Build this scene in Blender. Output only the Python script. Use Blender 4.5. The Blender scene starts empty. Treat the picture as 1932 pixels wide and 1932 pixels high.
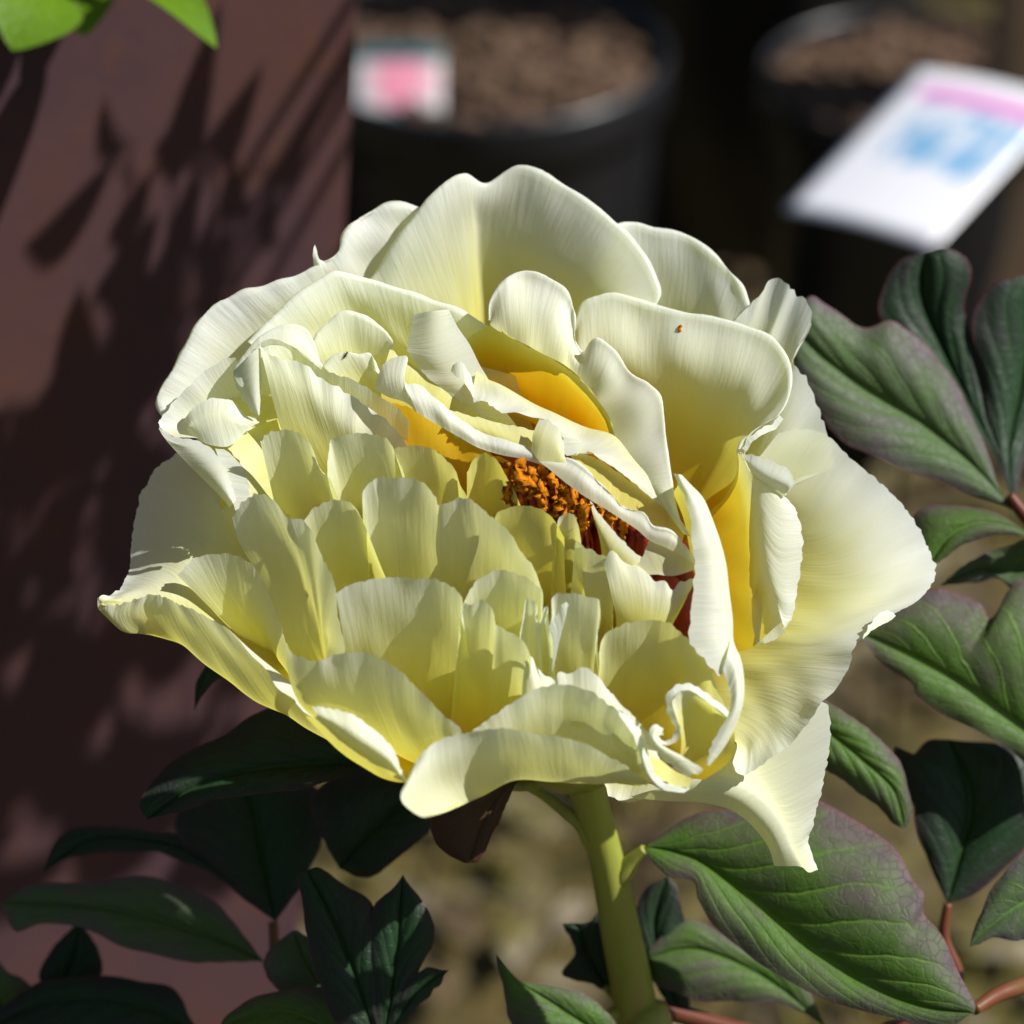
import bpy, math, random
import numpy as np
from mathutils import Vector

# ------------------------------------------------------------------ camera, sky, sun, exposure
sc = bpy.context.scene
PITCH = math.radians(32.0)
DIST = 0.62            # camera to flower, metres
K = 0.000104           # metres per photo unit (photo taken as 1932 units wide) at the flower
FLOWER = np.array((0.0, 0.0, 0.60))
FWD = np.array((0.0, math.cos(PITCH), -math.sin(PITCH)))
RIGHT = np.array((1.0, 0.0, 0.0))
UP = np.array((0.0, math.sin(PITCH), math.cos(PITCH)))
CAM = FLOWER - DIST * FWD

cam_data = bpy.data.cameras.new("camera")
cam = bpy.data.objects.new("camera", cam_data)
sc.collection.objects.link(cam)
cam.location = CAM
cam.rotation_euler = (math.pi / 2 - PITCH, 0, 0)
cam_data.sensor_width = 36.0
cam_data.lens = 36.0 * DIST / (1932 * K)
cam_data.clip_start = 0.02
cam_data.clip_end = 200.0
cam_data.dof.use_dof = True
cam_data.dof.focus_distance = DIST - 260 * K
cam_data.dof.aperture_fstop = 11.5
sc.camera = cam

SUN = 0.69 * RIGHT + 0.59 * UP - 0.42 * FWD        # direction towards the sun
SUN = SUN / np.linalg.norm(SUN)
sun_elev = math.asin(SUN[2])
sun_az = math.atan2(SUN[0], SUN[1])
world = bpy.data.worlds.new("World")
sc.world = world
world.use_nodes = True
wn = world.node_tree
bg = wn.nodes["Background"]
sky = wn.nodes.new("ShaderNodeTexSky")
sky.sky_type = 'NISHITA'
sky.sun_disc = False
sky.sun_elevation = sun_elev
sky.sun_rotation = sun_az
wn.links.new(sky.outputs[0], bg.inputs[0])
bg.inputs[1].default_value = 0.05
sun_data = bpy.data.lights.new("sun", 'SUN')
sun_data.energy = 5.0
sun_data.angle = math.radians(0.53)
sun_data.color = (1.0, 0.975, 0.935)
sun = bpy.data.objects.new("sun", sun_data)
sc.collection.objects.link(sun)
sun.rotation_euler = Vector(SUN).to_track_quat('Z', 'Y').to_euler()
sun.location = (2, -1, 4)
sc.view_settings.view_transform = 'Standard'
sc.view_settings.look = 'None'
sc.view_settings.exposure = 0.38
sc.view_settings.gamma = 1.0
sc.view_settings.use_curve_mapping = False
sc.cycles.max_bounces = 10
sc.cycles.diffuse_bounces = 6
sc.cycles.transmission_bounces = 8
sc.cycles.use_denoising = True

COL = sc.collection.objects
rng = np.random.default_rng(7)
random.seed(7)

# ------------------------------------------------------------------ helpers
def W(p):
    """photo units (u right, v down) and t (units towards the camera from the flower) -> world point"""
    p = np.asarray(p, float)
    d = DIST - p[..., 2] * K
    x = (p[..., 0] - 966) * K * d / DIST
    y = (966 - p[..., 1]) * K * d / DIST
    return CAM + d[..., None] * FWD + x[..., None] * RIGHT + y[..., None] * UP

def Wd(u, v, d):
    """photo units and distance along the view axis in metres"""
    return W(np.array([[u, v, (DIST - d) / K]]))[0]

def P(s):
    out = []
    for part in s.replace('|', ' ').split():
        a = part.split(',')
        out.append([float(x) for x in a])
    return np.array(out)

def cr(pts, n, byindex=True):
    """Catmull-Rom through pts (m, d) -> (n, d)"""
    pts = np.asarray(pts, float)
    m = len(pts)
    if m == 1:
        return np.repeat(pts, n, 0)
    if byindex:
        s = np.linspace(0, m - 1, n)
    else:
        L = np.r_[0, np.cumsum(np.linalg.norm(np.diff(pts[:, :3], axis=0), axis=1) + 1e-6)]
        s = np.interp(np.linspace(0, L[-1], n), L, np.arange(m))
    i = np.clip(np.floor(s).astype(int), 0, m - 2)
    f = (s - i)[:, None]
    ext = np.vstack([2 * pts[0] - pts[1], pts, 2 * pts[-1] - pts[-2]])
    p0, p1, p2, p3 = ext[i], ext[i + 1], ext[i + 2], ext[i + 3]
    return 0.5 * (2 * p1 + (p2 - p0) * f + (2 * p0 - 5 * p1 + 4 * p2 - p3) * f ** 2 + (3 * p1 - p0 - 3 * p2 + p3) * f ** 3)

def wnoise(x, seed, lo, hi, n=7):
    r = np.random.default_rng(seed)
    o = np.zeros_like(x)
    for _ in range(n):
        o = o + np.sin(x * r.uniform(lo, hi) * 2 * np.pi + r.uniform(0, 6.28))
    return o / math.sqrt(n)

def new_obj(name, me, parent=None, mat=None):
    o = bpy.data.objects.new(name, me)
    COL.link(o)
    if parent is not None:
        o.parent = parent
    if mat is not None:
        me.materials.append(mat)
    return o

def tag(o, label=None, category=None, group=None, kind=None):
    if label: o["label"] = label
    if category: o["category"] = category
    if group: o["group"] = group
    if kind: o["kind"] = kind
    return o

def mesh_from(name, verts, faces, smooth=True, attrs=None):
    me = bpy.data.meshes.new(name)
    me.from_pydata([tuple(v) for v in verts], [], [tuple(f) for f in faces])
    if attrs:
        for an, av in attrs.items():
            a = me.attributes.new(an, 'FLOAT', 'POINT')
            a.data.foreach_set("value", np.asarray(av, np.float32))
    if smooth:
        me.polygons.foreach_set("use_smooth", [True] * len(me.polygons))
    me.update()
    return me

def grid_faces(nv, nu, off=0):
    i = np.arange(nv - 1)[:, None] * nu + np.arange(nu - 1)[None, :] + off
    return np.stack([i, i + 1, i + nu + 1, i + nu], -1).reshape(-1, 4)

def tube(path, radii, sides=12, closed_ends=True):
    path = np.asarray(path, float)
    n = len(path)
    radii = np.asarray(radii, float) * np.ones(n)
    T = np.gradient(path, axis=0)
    T /= np.linalg.norm(T, axis=1)[:, None] + 1e-12
    ref = np.array((0.31, 0.87, 0.11))
    V = []
    for i in range(n):
        a = np.cross(T[i], ref); a /= np.linalg.norm(a)
        b = np.cross(T[i], a)
        for k in range(sides):
            th = 2 * math.pi * k / sides
            V.append(path[i] + radii[i] * (math.cos(th) * a + math.sin(th) * b))
    F = []
    for i in range(n - 1):
        for k in range(sides):
            k2 = (k + 1) % sides
            F.append((i * sides + k, i * sides + k2, (i + 1) * sides + k2, (i + 1) * sides + k))
    if closed_ends:
        F.append(tuple(range(sides - 1, -1, -1)))
        F.append(tuple((n - 1) * sides + k for k in range(sides)))
    return V, F

# ------------------------------------------------------------------ materials
def mat_new(name):
    m = bpy.data.materials.new(name)
    m.use_nodes = True
    nt = m.node_tree
    nt.nodes.clear()
    out = nt.nodes.new("ShaderNodeOutputMaterial")
    return m, nt, out

class NB:
    def __init__(s, nt): s.nt = nt
    def n(s, t, **kw):
        nd = s.nt.nodes.new(t)
        for k, v in kw.items(): setattr(nd, k, v)
        return nd
    def l(s, a, b): s.nt.links.new(a, b)
    def val(s, sock, v):
        if hasattr(v, "is_linked") or isinstance(v, bpy.types.NodeSocket): s.l(v, sock)
        else: sock.default_value = v
    def math(s, op, a, b=None, c=None, clamp=False):
        nd = s.n("ShaderNodeMath", operation=op); nd.use_clamp = clamp
        s.val(nd.inputs[0], a)
        if b is not None: s.val(nd.inputs[1], b)
        if c is not None: s.val(nd.inputs[2], c)
        return nd.outputs[0]
    def attr(s, name):
        nd = s.n("ShaderNodeAttribute"); nd.attribute_name = name
        return nd.outputs["Fac"]
    def ramp(s, fac, stops, interp='LINEAR'):
        nd = s.n("ShaderNodeValToRGB"); cr_ = nd.color_ramp; cr_.interpolation = interp
        while len(cr_.elements) > 1: cr_.elements.remove(cr_.elements[-1])
        cr_.elements[0].position = stops[0][0]; cr_.elements[0].color = (*stops[0][1], 1)
        for p, c in stops[1:]:
            e = cr_.elements.new(p); e.color = (*c, 1)
        s.l(fac, nd.inputs[0]); return nd.outputs[0]
    def mix(s, fac, a, b, bt='MIX'):
        nd = s.n("ShaderNodeMix"); nd.data_type = 'RGBA'; nd.blend_type = bt
        s.val(nd.inputs[0], fac); 
        for sock, v in ((nd.inputs[6], a), (nd.inputs[7], b)):
            if isinstance(v, tuple): sock.default_value = (*v, 1)
            else: s.l(v, sock)
        return nd.outputs[2]
    def noise(s, vec, scale, detail=3, rough=0.55):
        nd = s.n("ShaderNodeTexNoise"); nd.inputs["Scale"].default_value = scale
        nd.inputs["Detail"].default_value = detail; nd.inputs["Roughness"].default_value = rough
        if vec is not None: s.l(vec, nd.inputs["Vector"])
        return nd.outputs["Fac"]
    def comb(s, x, y, z=0.0):
        nd = s.n("ShaderNodeCombineXYZ")
        s.val(nd.inputs[0], x); s.val(nd.inputs[1], y); s.val(nd.inputs[2], z)
        return nd.outputs[0]
    def bump(s, h, strength, dist, prev=None):
        nd = s.n("ShaderNodeBump"); nd.inputs["Strength"].default_value = strength
        nd.inputs["Distance"].default_value = dist; s.l(h, nd.inputs["Height"])
        if prev is not None: s.l(prev, nd.inputs["Normal"])
        return nd.outputs[0]
    def objco(s):
        return s.n("ShaderNodeTexCoord").outputs["Object"]
    def geo(s):
        return s.n("ShaderNodeNewGeometry").outputs["Position"]

def mat_petal():
    m, nt, out = mat_new("petal_cream")
    b = NB(nt)
    g = b.attr("g"); sx = b.attr("sx"); sy = b.attr("sy"); rnd = b.attr("rnd")
    vec = b.comb(b.math('MULTIPLY', sx, 1.0), b.math('MULTIPLY', sy, 0.10), rnd)
    streak = b.noise(vec, 900.0, 3, 0.6)           # fine lengthwise veins, sx/sy in metres
    streak2 = b.noise(vec, 260.0, 2, 0.5)
    blot = b.noise(b.geo(), 70.0, 3, 0.5)
    gg = b.math('ADD', g, b.math('MULTIPLY', b.math('SUBTRACT', blot, 0.5), 0.10))
    gg = b.math('ADD', gg, b.math('MULTIPLY', b.math('SUBTRACT', streak2, 0.5), 0.10), clamp=True)
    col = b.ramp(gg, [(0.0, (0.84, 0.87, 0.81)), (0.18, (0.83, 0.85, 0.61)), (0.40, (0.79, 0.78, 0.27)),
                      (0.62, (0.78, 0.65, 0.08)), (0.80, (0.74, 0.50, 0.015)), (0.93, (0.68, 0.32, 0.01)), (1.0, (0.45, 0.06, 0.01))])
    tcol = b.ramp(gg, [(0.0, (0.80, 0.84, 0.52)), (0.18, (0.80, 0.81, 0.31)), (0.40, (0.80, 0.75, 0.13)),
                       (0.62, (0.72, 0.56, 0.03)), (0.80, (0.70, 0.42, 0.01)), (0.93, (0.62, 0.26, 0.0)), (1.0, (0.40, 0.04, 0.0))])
    shade = b.math('ADD', 0.97, b.math('MULTIPLY', streak, 0.06))
    col = b.mix(1.0, col, b.comb(shade, shade, shade), 'MULTIPLY')
    edge = b.math('SUBTRACT', 1.0, b.math('MULTIPLY', g, 1.6), clamp=True)
    h = b.math('MULTIPLY', b.math('ADD', streak, b.math('MULTIPLY', streak2, 0.8)), b.math('ADD', 0.35, edge))
    nrm = b.bump(h, 0.28, 0.0004)
    grain = b.noise(b.geo(), 5200.0, 1, 0.5)
    nrm = b.bump(grain, 0.18, 0.00012, nrm)
    pr = b.n("ShaderNodeBsdfPrincipled")
    b.l(col, pr.inputs["Base Color"])
    pr.inputs["Roughness"].default_value = 0.50
    pr.inputs["Specular IOR Level"].default_value = 0.28
    pr.inputs["Sheen Weight"].default_value = 0.12
    pr.inputs["Sheen Roughness"].default_value = 0.4
    b.l(nrm, pr.inputs["Normal"])
    tr = b.n("ShaderNodeBsdfTranslucent")
    b.l(tcol, tr.inputs[0])
    b.l(nrm, tr.inputs[1])
    mx = b.n("ShaderNodeMixShader"); mx.inputs[0].default_value = 0.45
    b.l(pr.outputs[0], mx.inputs[1]); b.l(tr.outputs[0], mx.inputs[2])
    b.l(mx.outputs[0], out.inputs[0])
    return m

def mat_leaf(name, green, purple, amount, vein, rough=0.55, trans=0.16):
    m, nt, out = mat_new(name)
    b = NB(nt)
    lu = b.attr("lu"); lv = b.attr("lv"); nve = b.attr("nve"); vgeo = b.attr("vein")
    pos = b.geo()
    n1 = b.noise(pos, 90.0, 3, 0.55)
    n2 = b.noise(pos, 420.0, 3, 0.6)
    ax = b.math('ABSOLUTE', lu)
    wob = b.math('MULTIPLY', b.math('SUBTRACT', n1, 0.5), 0.5)
    y = b.math('ADD', b.math('SUBTRACT', b.math('MULTIPLY', lv, nve), b.math('MULTIPLY', b.math('POWER', ax, 0.8), b.math('MULTIPLY', nve, 0.42))), wob)
    side = b.math('MULTIPLY', b.math('SIGN', lu), 0.25)
    fr = b.math('PINGPONG', b.math('ADD', y, side), 0.5)
    wid = b.math('MULTIPLY', nve, 0.009)
    lat = b.math('SUBTRACT', 1.0, b.math('DIVIDE', fr, wid), clamp=True)
    lat = b.math('MULTIPLY', lat, b.math('SUBTRACT', 1.05, ax, clamp=True))
    mid = b.math('SUBTRACT', 1.0, b.math('DIVIDE', ax, 0.045), clamp=True)
    v = b.math('MAXIMUM', b.math('MULTIPLY', lat, 0.9), mid)
    vor = b.n("ShaderNodeTexVoronoi"); vor.feature = 'DISTANCE_TO_EDGE'; vor.inputs["Scale"].default_value = 420.0
    b.l(pos, vor.inputs["Vector"])
    net = b.math('SUBTRACT', 1.0, b.math('DIVIDE', vor.outputs["Distance"], 0.06), clamp=True)
    v = b.math('MAXIMUM', v, b.math('MULTIPLY', net, 0.06))
    e = b.math('POWER', ax, 2.2)
    pfac = b.math('ADD', b.math('MULTIPLY', e, 0.8), b.math('MULTIPLY', b.math('SUBTRACT', n1, 0.42), 2.2))
    pfac = b.math('SUBTRACT', b.math('MULTIPLY', pfac, amount), b.math('MULTIPLY', vgeo, 0.8), clamp=True)
    base = b.mix(pfac, green, purple)
    fleck = b.math('ADD', 0.85, b.math('MULTIPLY', n2, 0.3))
    base = b.mix(1.0, base, b.comb(fleck, fleck, fleck), 'MULTIPLY')
    col = b.mix(b.math('MULTIPLY', v, 0.8), base, vein)
    rim = b.math('MULTIPLY', b.math('SUBTRACT', ax, 0.955, clamp=True), 16.0, clamp=True)
    col = b.mix(b.math('MULTIPLY', rim, 0.75), col, (0.16, 0.035, 0.06))
    spk = b.math('MULTIPLY', b.math('SUBTRACT', b.noise(pos, 1500.0, 2, 0.6), 0.70, clamp=True), 5.0, clamp=True)
    col = b.mix(b.math('MULTIPLY', spk, 0.6), col, (0.35, 0.36, 0.30))
    h = b.math('ADD', b.math('MULTIPLY', v, -0.8), b.math('MULTIPLY', n2, 0.6))
    h = b.math('ADD', h, b.math('MULTIPLY', net, -0.12))
    nrm = b.bump(h, 0.6, 0.0006)
    pr = b.n("ShaderNodeBsdfPrincipled")
    b.l(col, pr.inputs["Base Color"])
    pr.inputs["Roughness"].default_value = rough
    pr.inputs["Specular IOR Level"].default_value = 0.22
    b.l(nrm, pr.inputs["Normal"])
    tr = b.n("ShaderNodeBsdfTranslucent")
    tc = b.mix(0.6, col, (0.10, 0.20, 0.01))
    b.l(tc, tr.inputs[0]); b.l(nrm, tr.inputs[1])
    mx = b.n("ShaderNodeMixShader"); mx.inputs[0].default_value = trans
    b.l(pr.outputs[0], mx.inputs[1]); b.l(tr.outputs[0], mx.inputs[2])
    b.l(mx.outputs[0], out.inputs[0])
    return m

def mat_simple(name, stops, scale, rough=0.6, bump=0.0, bdist=0.001, spec=0.4, detail=4, stretch=None):
    m, nt, out = mat_new(name)
    b = NB(nt)
    vec = b.geo()
    if stretch:
        mp = b.n("ShaderNodeMapping"); mp.inputs["Scale"].default_value = stretch
        b.l(vec, mp.inputs["Vector"]); vec = mp.outputs[0]
    nz = b.noise(vec, scale, detail, 0.6)
    col = b.ramp(nz, stops)
    pr = b.n("ShaderNodeBsdfPrincipled")
    b.l(col, pr.inputs["Base Color"])
    pr.inputs["Roughness"].default_value = rough
    pr.inputs["Specular IOR Level"].default_value = spec
    if bump:
        b.l(b.bump(b.noise(vec, scale * 3, 4, 0.6), bump, bdist), pr.inputs["Normal"])
    b.l(pr.outputs[0], out.inputs[0])
    return m

M_PETAL = mat_petal()
M_LEAF = mat_leaf("leaf_green_purple", (0.062, 0.132, 0.017), (0.082, 0.062, 0.062), 1.0, (0.17, 0.27, 0.05))
M_LEAF_SHADED = mat_leaf("leaf_green_shaded", (0.014, 0.040, 0.015), (0.030, 0.022, 0.028), 0.8, (0.036, 0.075, 0.018), 0.5, 0.07)  # leaf green darkened in the colour, for leaves that lie in shade
M_LEAF_RED = mat_leaf("bract_dark_red", (0.050, 0.030, 0.016), (0.060, 0.014, 0.016), 0.9, (0.12, 0.07, 0.02), 0.45, 0.1)
M_LEAF_GREY = mat_leaf("leaf_purple_grey", (0.062, 0.108, 0.034), (0.090, 0.074, 0.080), 0.9, (0.12, 0.22, 0.045), 0.55, 0.08)
M_STEM = mat_simple("stem_green", [(0.3, (0.20, 0.25, 0.035)), (0.55, (0.29, 0.31, 0.05)), (0.75, (0.34, 0.25, 0.08))], 60, 0.42, 0.25, 0.0004, stretch=(3, 3, 0.35))
M_STEM_RED = mat_simple("petiole_red", [(0.3, (0.12, 0.020, 0.014)), (0.55, (0.14, 0.045, 0.018)), (0.75, (0.12, 0.085, 0.022))], 45, 0.42, 0.2, 0.0003)
M_ANTHER = mat_simple("anther_orange", [(0.3, (0.50, 0.13, 0.004)), (0.7, (0.74, 0.28, 0.010))], 1800, 0.85, 0.8, 0.0004, 0.1)
M_FILAMENT = mat_simple("filament_red", [(0.3, (0.24, 0.02, 0.006)), (0.7, (0.42, 0.07, 0.008))], 800, 0.55)
M_CARPEL = mat_simple("carpel_dark_red", [(0.3, (0.16, 0.006, 0.005)), (0.7, (0.26, 0.014, 0.01))], 500, 0.5, 0.3, 0.0003)

# ------------------------------------------------------------------ the peony
seed_counter = [100]

def patch(rows, g=None, roll=0.0, wob=1.0, fine=1.0, jag=1.0, dens=1.0, seed=0):
    """rows: list of 'u,v,t|...' strings, first the rim.  Returns verts(world), faces, attrs"""
    R = [P(r) if isinstance(r, str) else np.asarray(r, float) for r in rows]
    if g is None:
        g = np.linspace(0, 1, len(R))
    g = list(g)
    mcol = max(len(r) for r in R)
    same = all(len(r) == mcol for r in R)
    rl = max(np.linalg.norm(np.diff(r, axis=0), axis=1).sum() for r in R[:3])
    nu = int(np.clip(rl / 5.0, 36, 300) * dens)
    RR = [cr(r, nu, byindex=same or len(r) == mcol) for r in R]
    if roll:
        d = RR[1] - RR[0]
        L = np.linalg.norm(d[:, :2], axis=1)[:, None] + 1e-6
        lip = RR[0] + np.c_[d[:, :2] / L * roll * 0.45, -np.ones(nu) * roll]
        mid = RR[0] + np.c_[d[:, :2] / L * roll * -0.05, -np.ones(nu) * roll * 0.45]
        sh = RR[0] + (RR[1] - RR[0]) * np.array((0.24, 0.24, 0.05))
        RR = [lip, mid, RR[0], sh] + RR[1:]
        g = [0.0, 0.0, g[0], g[0] + (g[1] - g[0]) * .24] + g[1:]
    A = np.stack(RR)                      # rows, nu, 3
    nr = len(A)
    # chord-length parametrisation down the rows (mean)
    seg = np.linalg.norm(np.diff(A, axis=0), axis=2).mean(1) + 4
    L = np.r_[0, np.cumsum(seg)]
    nv = int(np.clip(L[-1] / 9.0, 22, 90) * dens)
    s = np.interp(np.linspace(0, L[-1], nv), L, np.arange(nr))
    i = np.clip(np.floor(s).astype(int), 0, nr - 2)
    f = (s - i)[:, None, None]
    ext = np.concatenate([2 * A[:1] - A[1:2], A, 2 * A[-1:] - A[-2:-1]])
    p0, p1, p2, p3 = ext[i], ext[i + 1], ext[i + 2], ext[i + 3]
    # centripetal-like damping: scale tangents with segment length
    l1 = seg[i][:, None, None]
    l0 = np.where(i > 0, seg[np.maximum(i - 1, 0)], seg[i])[:, None, None]
    l2 = np.where(i < nr - 2, seg[np.minimum(i + 1, nr - 2)], seg[i])[:, None, None]
    m1 = l1 * ((p1 - p0) / l0 * l1 + (p2 - p1) / l1 * l0) / (l0 + l1)
    m2 = l1 * ((p2 - p1) / l1 * l2 + (p3 - p2) / l2 * l1) / (l1 + l2)
    S = (2 * f ** 3 - 3 * f ** 2 + 1) * p1 + (f ** 3 - 2 * f ** 2 + f) * m1 + (-2 * f ** 3 + 3 * f ** 2) * p2 + (f ** 3 - f ** 2) * m2
    G = np.interp(s, np.arange(nr), g)[:, None] * np.ones((1, nu))
    # arc coordinates in photo units
    sx = np.r_[0, np.cumsum(np.linalg.norm(np.diff(S, axis=1), axis=2).max(0))]
    sy = np.linspace(0, L[-1], nv)
    SX, SY = np.meshgrid(sx, sy)
    # rim jaggedness (in the sheet), fading in over 20 units
    Tv = np.gradient(S, axis=0); Tu = np.gradient(S, axis=1)
    N = np.cross(Tu, Tv); N /= np.linalg.norm(N, axis=2)[..., None] + 1e-9
    Tv /= np.linalg.norm(Tv, axis=2)[..., None] + 1e-9
    rimf = np.exp(-SY / 16.0)
    jg = wnoise(SX / 100, seed + 1, 1.5, 5.5) * 1.1 + wnoise(SX / 100, seed + 2, 6, 11) * 0.32
    S = S + Tv * (jg * rimf * 1.5 * jag)[..., None]
    # relief: lengthwise flutes + broad undulation
    ph = SX / 100 + wnoise(SY / 100, seed + 5, 0.2, 0.6) * 0.06
    flute = wnoise(ph, seed + 3, 3.0, 7.0) * 0.45 + wnoise(ph, seed + 4, 7, 12) * 0.40
    edge = np.exp(-SY / 95.0)
    broad = wnoise(SX / 100, seed + 6, 0.25, 0.9, 4) * wnoise(SY / 100, seed + 8, 0.2, 0.8, 4)
    patchy = np.clip(.5 + .6 * wnoise(SX / 100 + SY / 260, seed + 15, .3, 1.0, 4), 0.1, 1.4)
    disp = fine * flute * (0.05 + 0.34 * edge) * patchy + wob * broad * 2.6
    disp += wob * wnoise(SX / 100, seed + 9, 0.6, 1.8, 4) * 2.2 * np.exp(-SY / 40.0)
    S = S + N * disp[..., None]
    V = W(S).reshape(-1, 3)
    return V, grid_faces(nv, nu), dict(g=G.ravel(), sx=(SX * K).ravel(), sy=(SY * K).ravel(), rnd=np.full(nv * nu, (seed % 97) * 0.37))

def petal(parent, *patches, mat=None, name="petal"):
    V, F, AT = [], [], {}
    off = 0
    for pk in patches:
        seed_counter[0] += 13
        v, f, a = patch(seed=seed_counter[0], **pk)
        V.append(v); F.append(f + off); off += len(v)
        for k_, x in a.items(): AT.setdefault(k_, []).append(x)
    me = mesh_from(name, np.vstack(V), np.vstack(F).tolist(), True, {k_: np.concatenate(x) for k_, x in AT.items()})
    return new_obj(name, me, parent, mat or M_PETAL)

def D(*rows, **kw):
    kw["rows"] = rows
    return kw

plant = bpy.data.objects.new("peony_plant", None)
COL.link(plant)
tag(plant, "peony bush with one large open pale yellow double flower and purple-green leaves", "peony")

# receptacle: the flower part that carries petals, stamens and carpels
def lathe_mesh(name, prof, center, axis, sides=20, wave=0.0):
    axis = np.asarray(axis, float); axis /= np.linalg.norm(axis)
    a = np.cross(axis, (0.3, 0.2, 0.9)); a /= np.linalg.norm(a); b_ = np.cross(axis, a)
    V, F = [], []
    for (r, h) in prof:
        for k_ in range(sides):
            th = 2 * math.pi * k_ / sides
            rr = r * (1 + wave * math.sin(3 * th + h * 300))
            V.append(center + axis * h + rr * (math.cos(th) * a + math.sin(th) * b_))
    n = len(prof)
    for i in range(n - 1):
        for k_ in range(sides):
            k2 = (k_ + 1) % sides
            F.append((i * sides + k_, i * sides + k2, (i + 1) * sides + k2, (i + 1) * sides + k_))
    F.append(tuple(range(sides - 1, -1, -1))); F.append(tuple((n - 1) * sides + k_ for k_ in range(sides)))
    return mesh_from(name, V, F)

BASE = W(np.array([[1085, 1420, 0]]))[0]
AXIS = -0.10 * RIGHT + 0.80 * UP - 0.59 * FWD
AXIS /= np.linalg.norm(AXIS)
flower = new_obj("flower", lathe_mesh("flower", [(0.004, -0.006), (0.009, -0.003), (0.012, 0.002), (0.011, 0.012), (0.009, 0.022), (0.007, 0.026)], BASE, AXIS), plant, M_STEM)
flower["label"] = "large pale yellow double peony flower with golden heart"

BK = "1000,1320,-20|1085,1330,-25|1150,1320,-20"
# --- outer back petals
petal(flower, D("690,540,50|740,465,65|790,395,70|840,345,60|878,328,45|918,347,10|980,312,5|1060,345,25|1150,410,50|1210,470,65|1245,545,80|1236,585,85",
    "730,620,24|780,560,19|830,500,14|865,455,9|890,425,-4|906,430,-31|960,420,-16|1020,450,4|1090,500,29|1140,545,54|1175,595,74|1180,640,79",
    "850,760,-45|875,720,-50|890,690,-55|900,660,-60|905,640,-65|915,630,-75|960,630,-70|1010,640,-60|1050,660,-50|1080,690,-40|1100,720,-35|1110,760,-35",
    "1000,1320,-20|1015,1320,-20|1030,1322,-20|1040,1322,-20|1050,1324,-20|1060,1325,-20|1075,1325,-20|1090,1325,-20|1105,1325,-20|1120,1325,-20|1135,1322,-20|1150,1320,-20",
    g=[0, .2, .5, 1], roll=22, wob=.8))
petal(flower, D("588,466,110|605,489,105|636,474,95|650,440,80|680,405,60|720,388,45|760,386,30|800,395,20",
    "600,560,60|630,560,55|670,540,40|705,515,25|740,490,10|775,475,-5|805,468,-15|840,475,-25",
    "800,900,-40|820,880,-50|850,860,-60|880,840,-70|900,830,-80|920,820,-85|940,820,-85|960,830,-80", BK, g=[0, .12, .5, 1], roll=8))
petal(flower, D("604,498,105|540,525,120|490,540,130|440,556,140|395,580,152|365,620,165|340,670,180|318,708,195|298,738,205|296,764,212|312,800,218",
    "650,580,40|610,600,50|570,625,60|530,650,70|495,675,78|465,700,88|440,730,98|425,765,108|420,795,116|425,825,122|440,850,126",
    "850,850,-50|820,860,-50|790,880,-45|760,900,-40|740,920,-30|720,940,-20|700,960,-10|690,980,0|690,1000,10|700,1020,15|710,1040,20",
    "1060,1320,-20|1050,1320,-20|1040,1320,-20|1030,1325,-15|1020,1330,-10|1010,1335,-5|1000,1340,0|995,1345,5|990,1350,10|990,1360,12|990,1370,15",
    g=[0, .1, .5, 1], roll=6, fine=1.6, jag=1.4))
petal(flower, D("1155,430,22|1180,418,12|1205,420,7|1240,432,7|1290,440,12|1330,465,24|1370,500,40|1400,540,57|1416,580,67",
    "1140,580,-2|1165,560,-7|1200,548,-12|1240,550,-7|1280,562,3|1315,580,18|1345,605,38|1365,630,58|1380,660,73",
    "1120,850,-90|1140,840,-90|1160,835,-90|1180,835,-85|1200,840,-80|1220,850,-75|1240,870,-70|1255,890,-60|1260,920,-50", BK, g=[0, .18, .5, 1], roll=20))
petal(flower, D("1380,610,75|1430,560,78|1450,530,72|1468,525,72|1490,540,82|1503,556,66|1522,567,72|1532,600,80|1521,632,88|1501,662,94|1499,688,98|1521,714,96|1541,762,100|1562,822,106|1575,880,110",
    "1370,680,50|1400,650,55|1425,630,55|1440,625,58|1452,635,68|1462,655,58|1475,680,70|1480,705,80|1475,730,85|1465,752,88|1460,770,90|1460,800,95|1470,840,100|1480,880,105|1490,920,112",
    "1250,950,-30|1260,945,-30|1270,940,-30|1280,940,-30|1290,945,-28|1300,955,-26|1305,965,-24|1310,980,-20|1315,995,-18|1318,1010,-15|1320,1025,-10|1325,1040,-5|1330,1055,0|1335,1070,5|1340,1090,10",
    "1120,1320,-20|1150,1330,-15|1170,1350,-10", g=[0, .15, .5, 1]))
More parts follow.
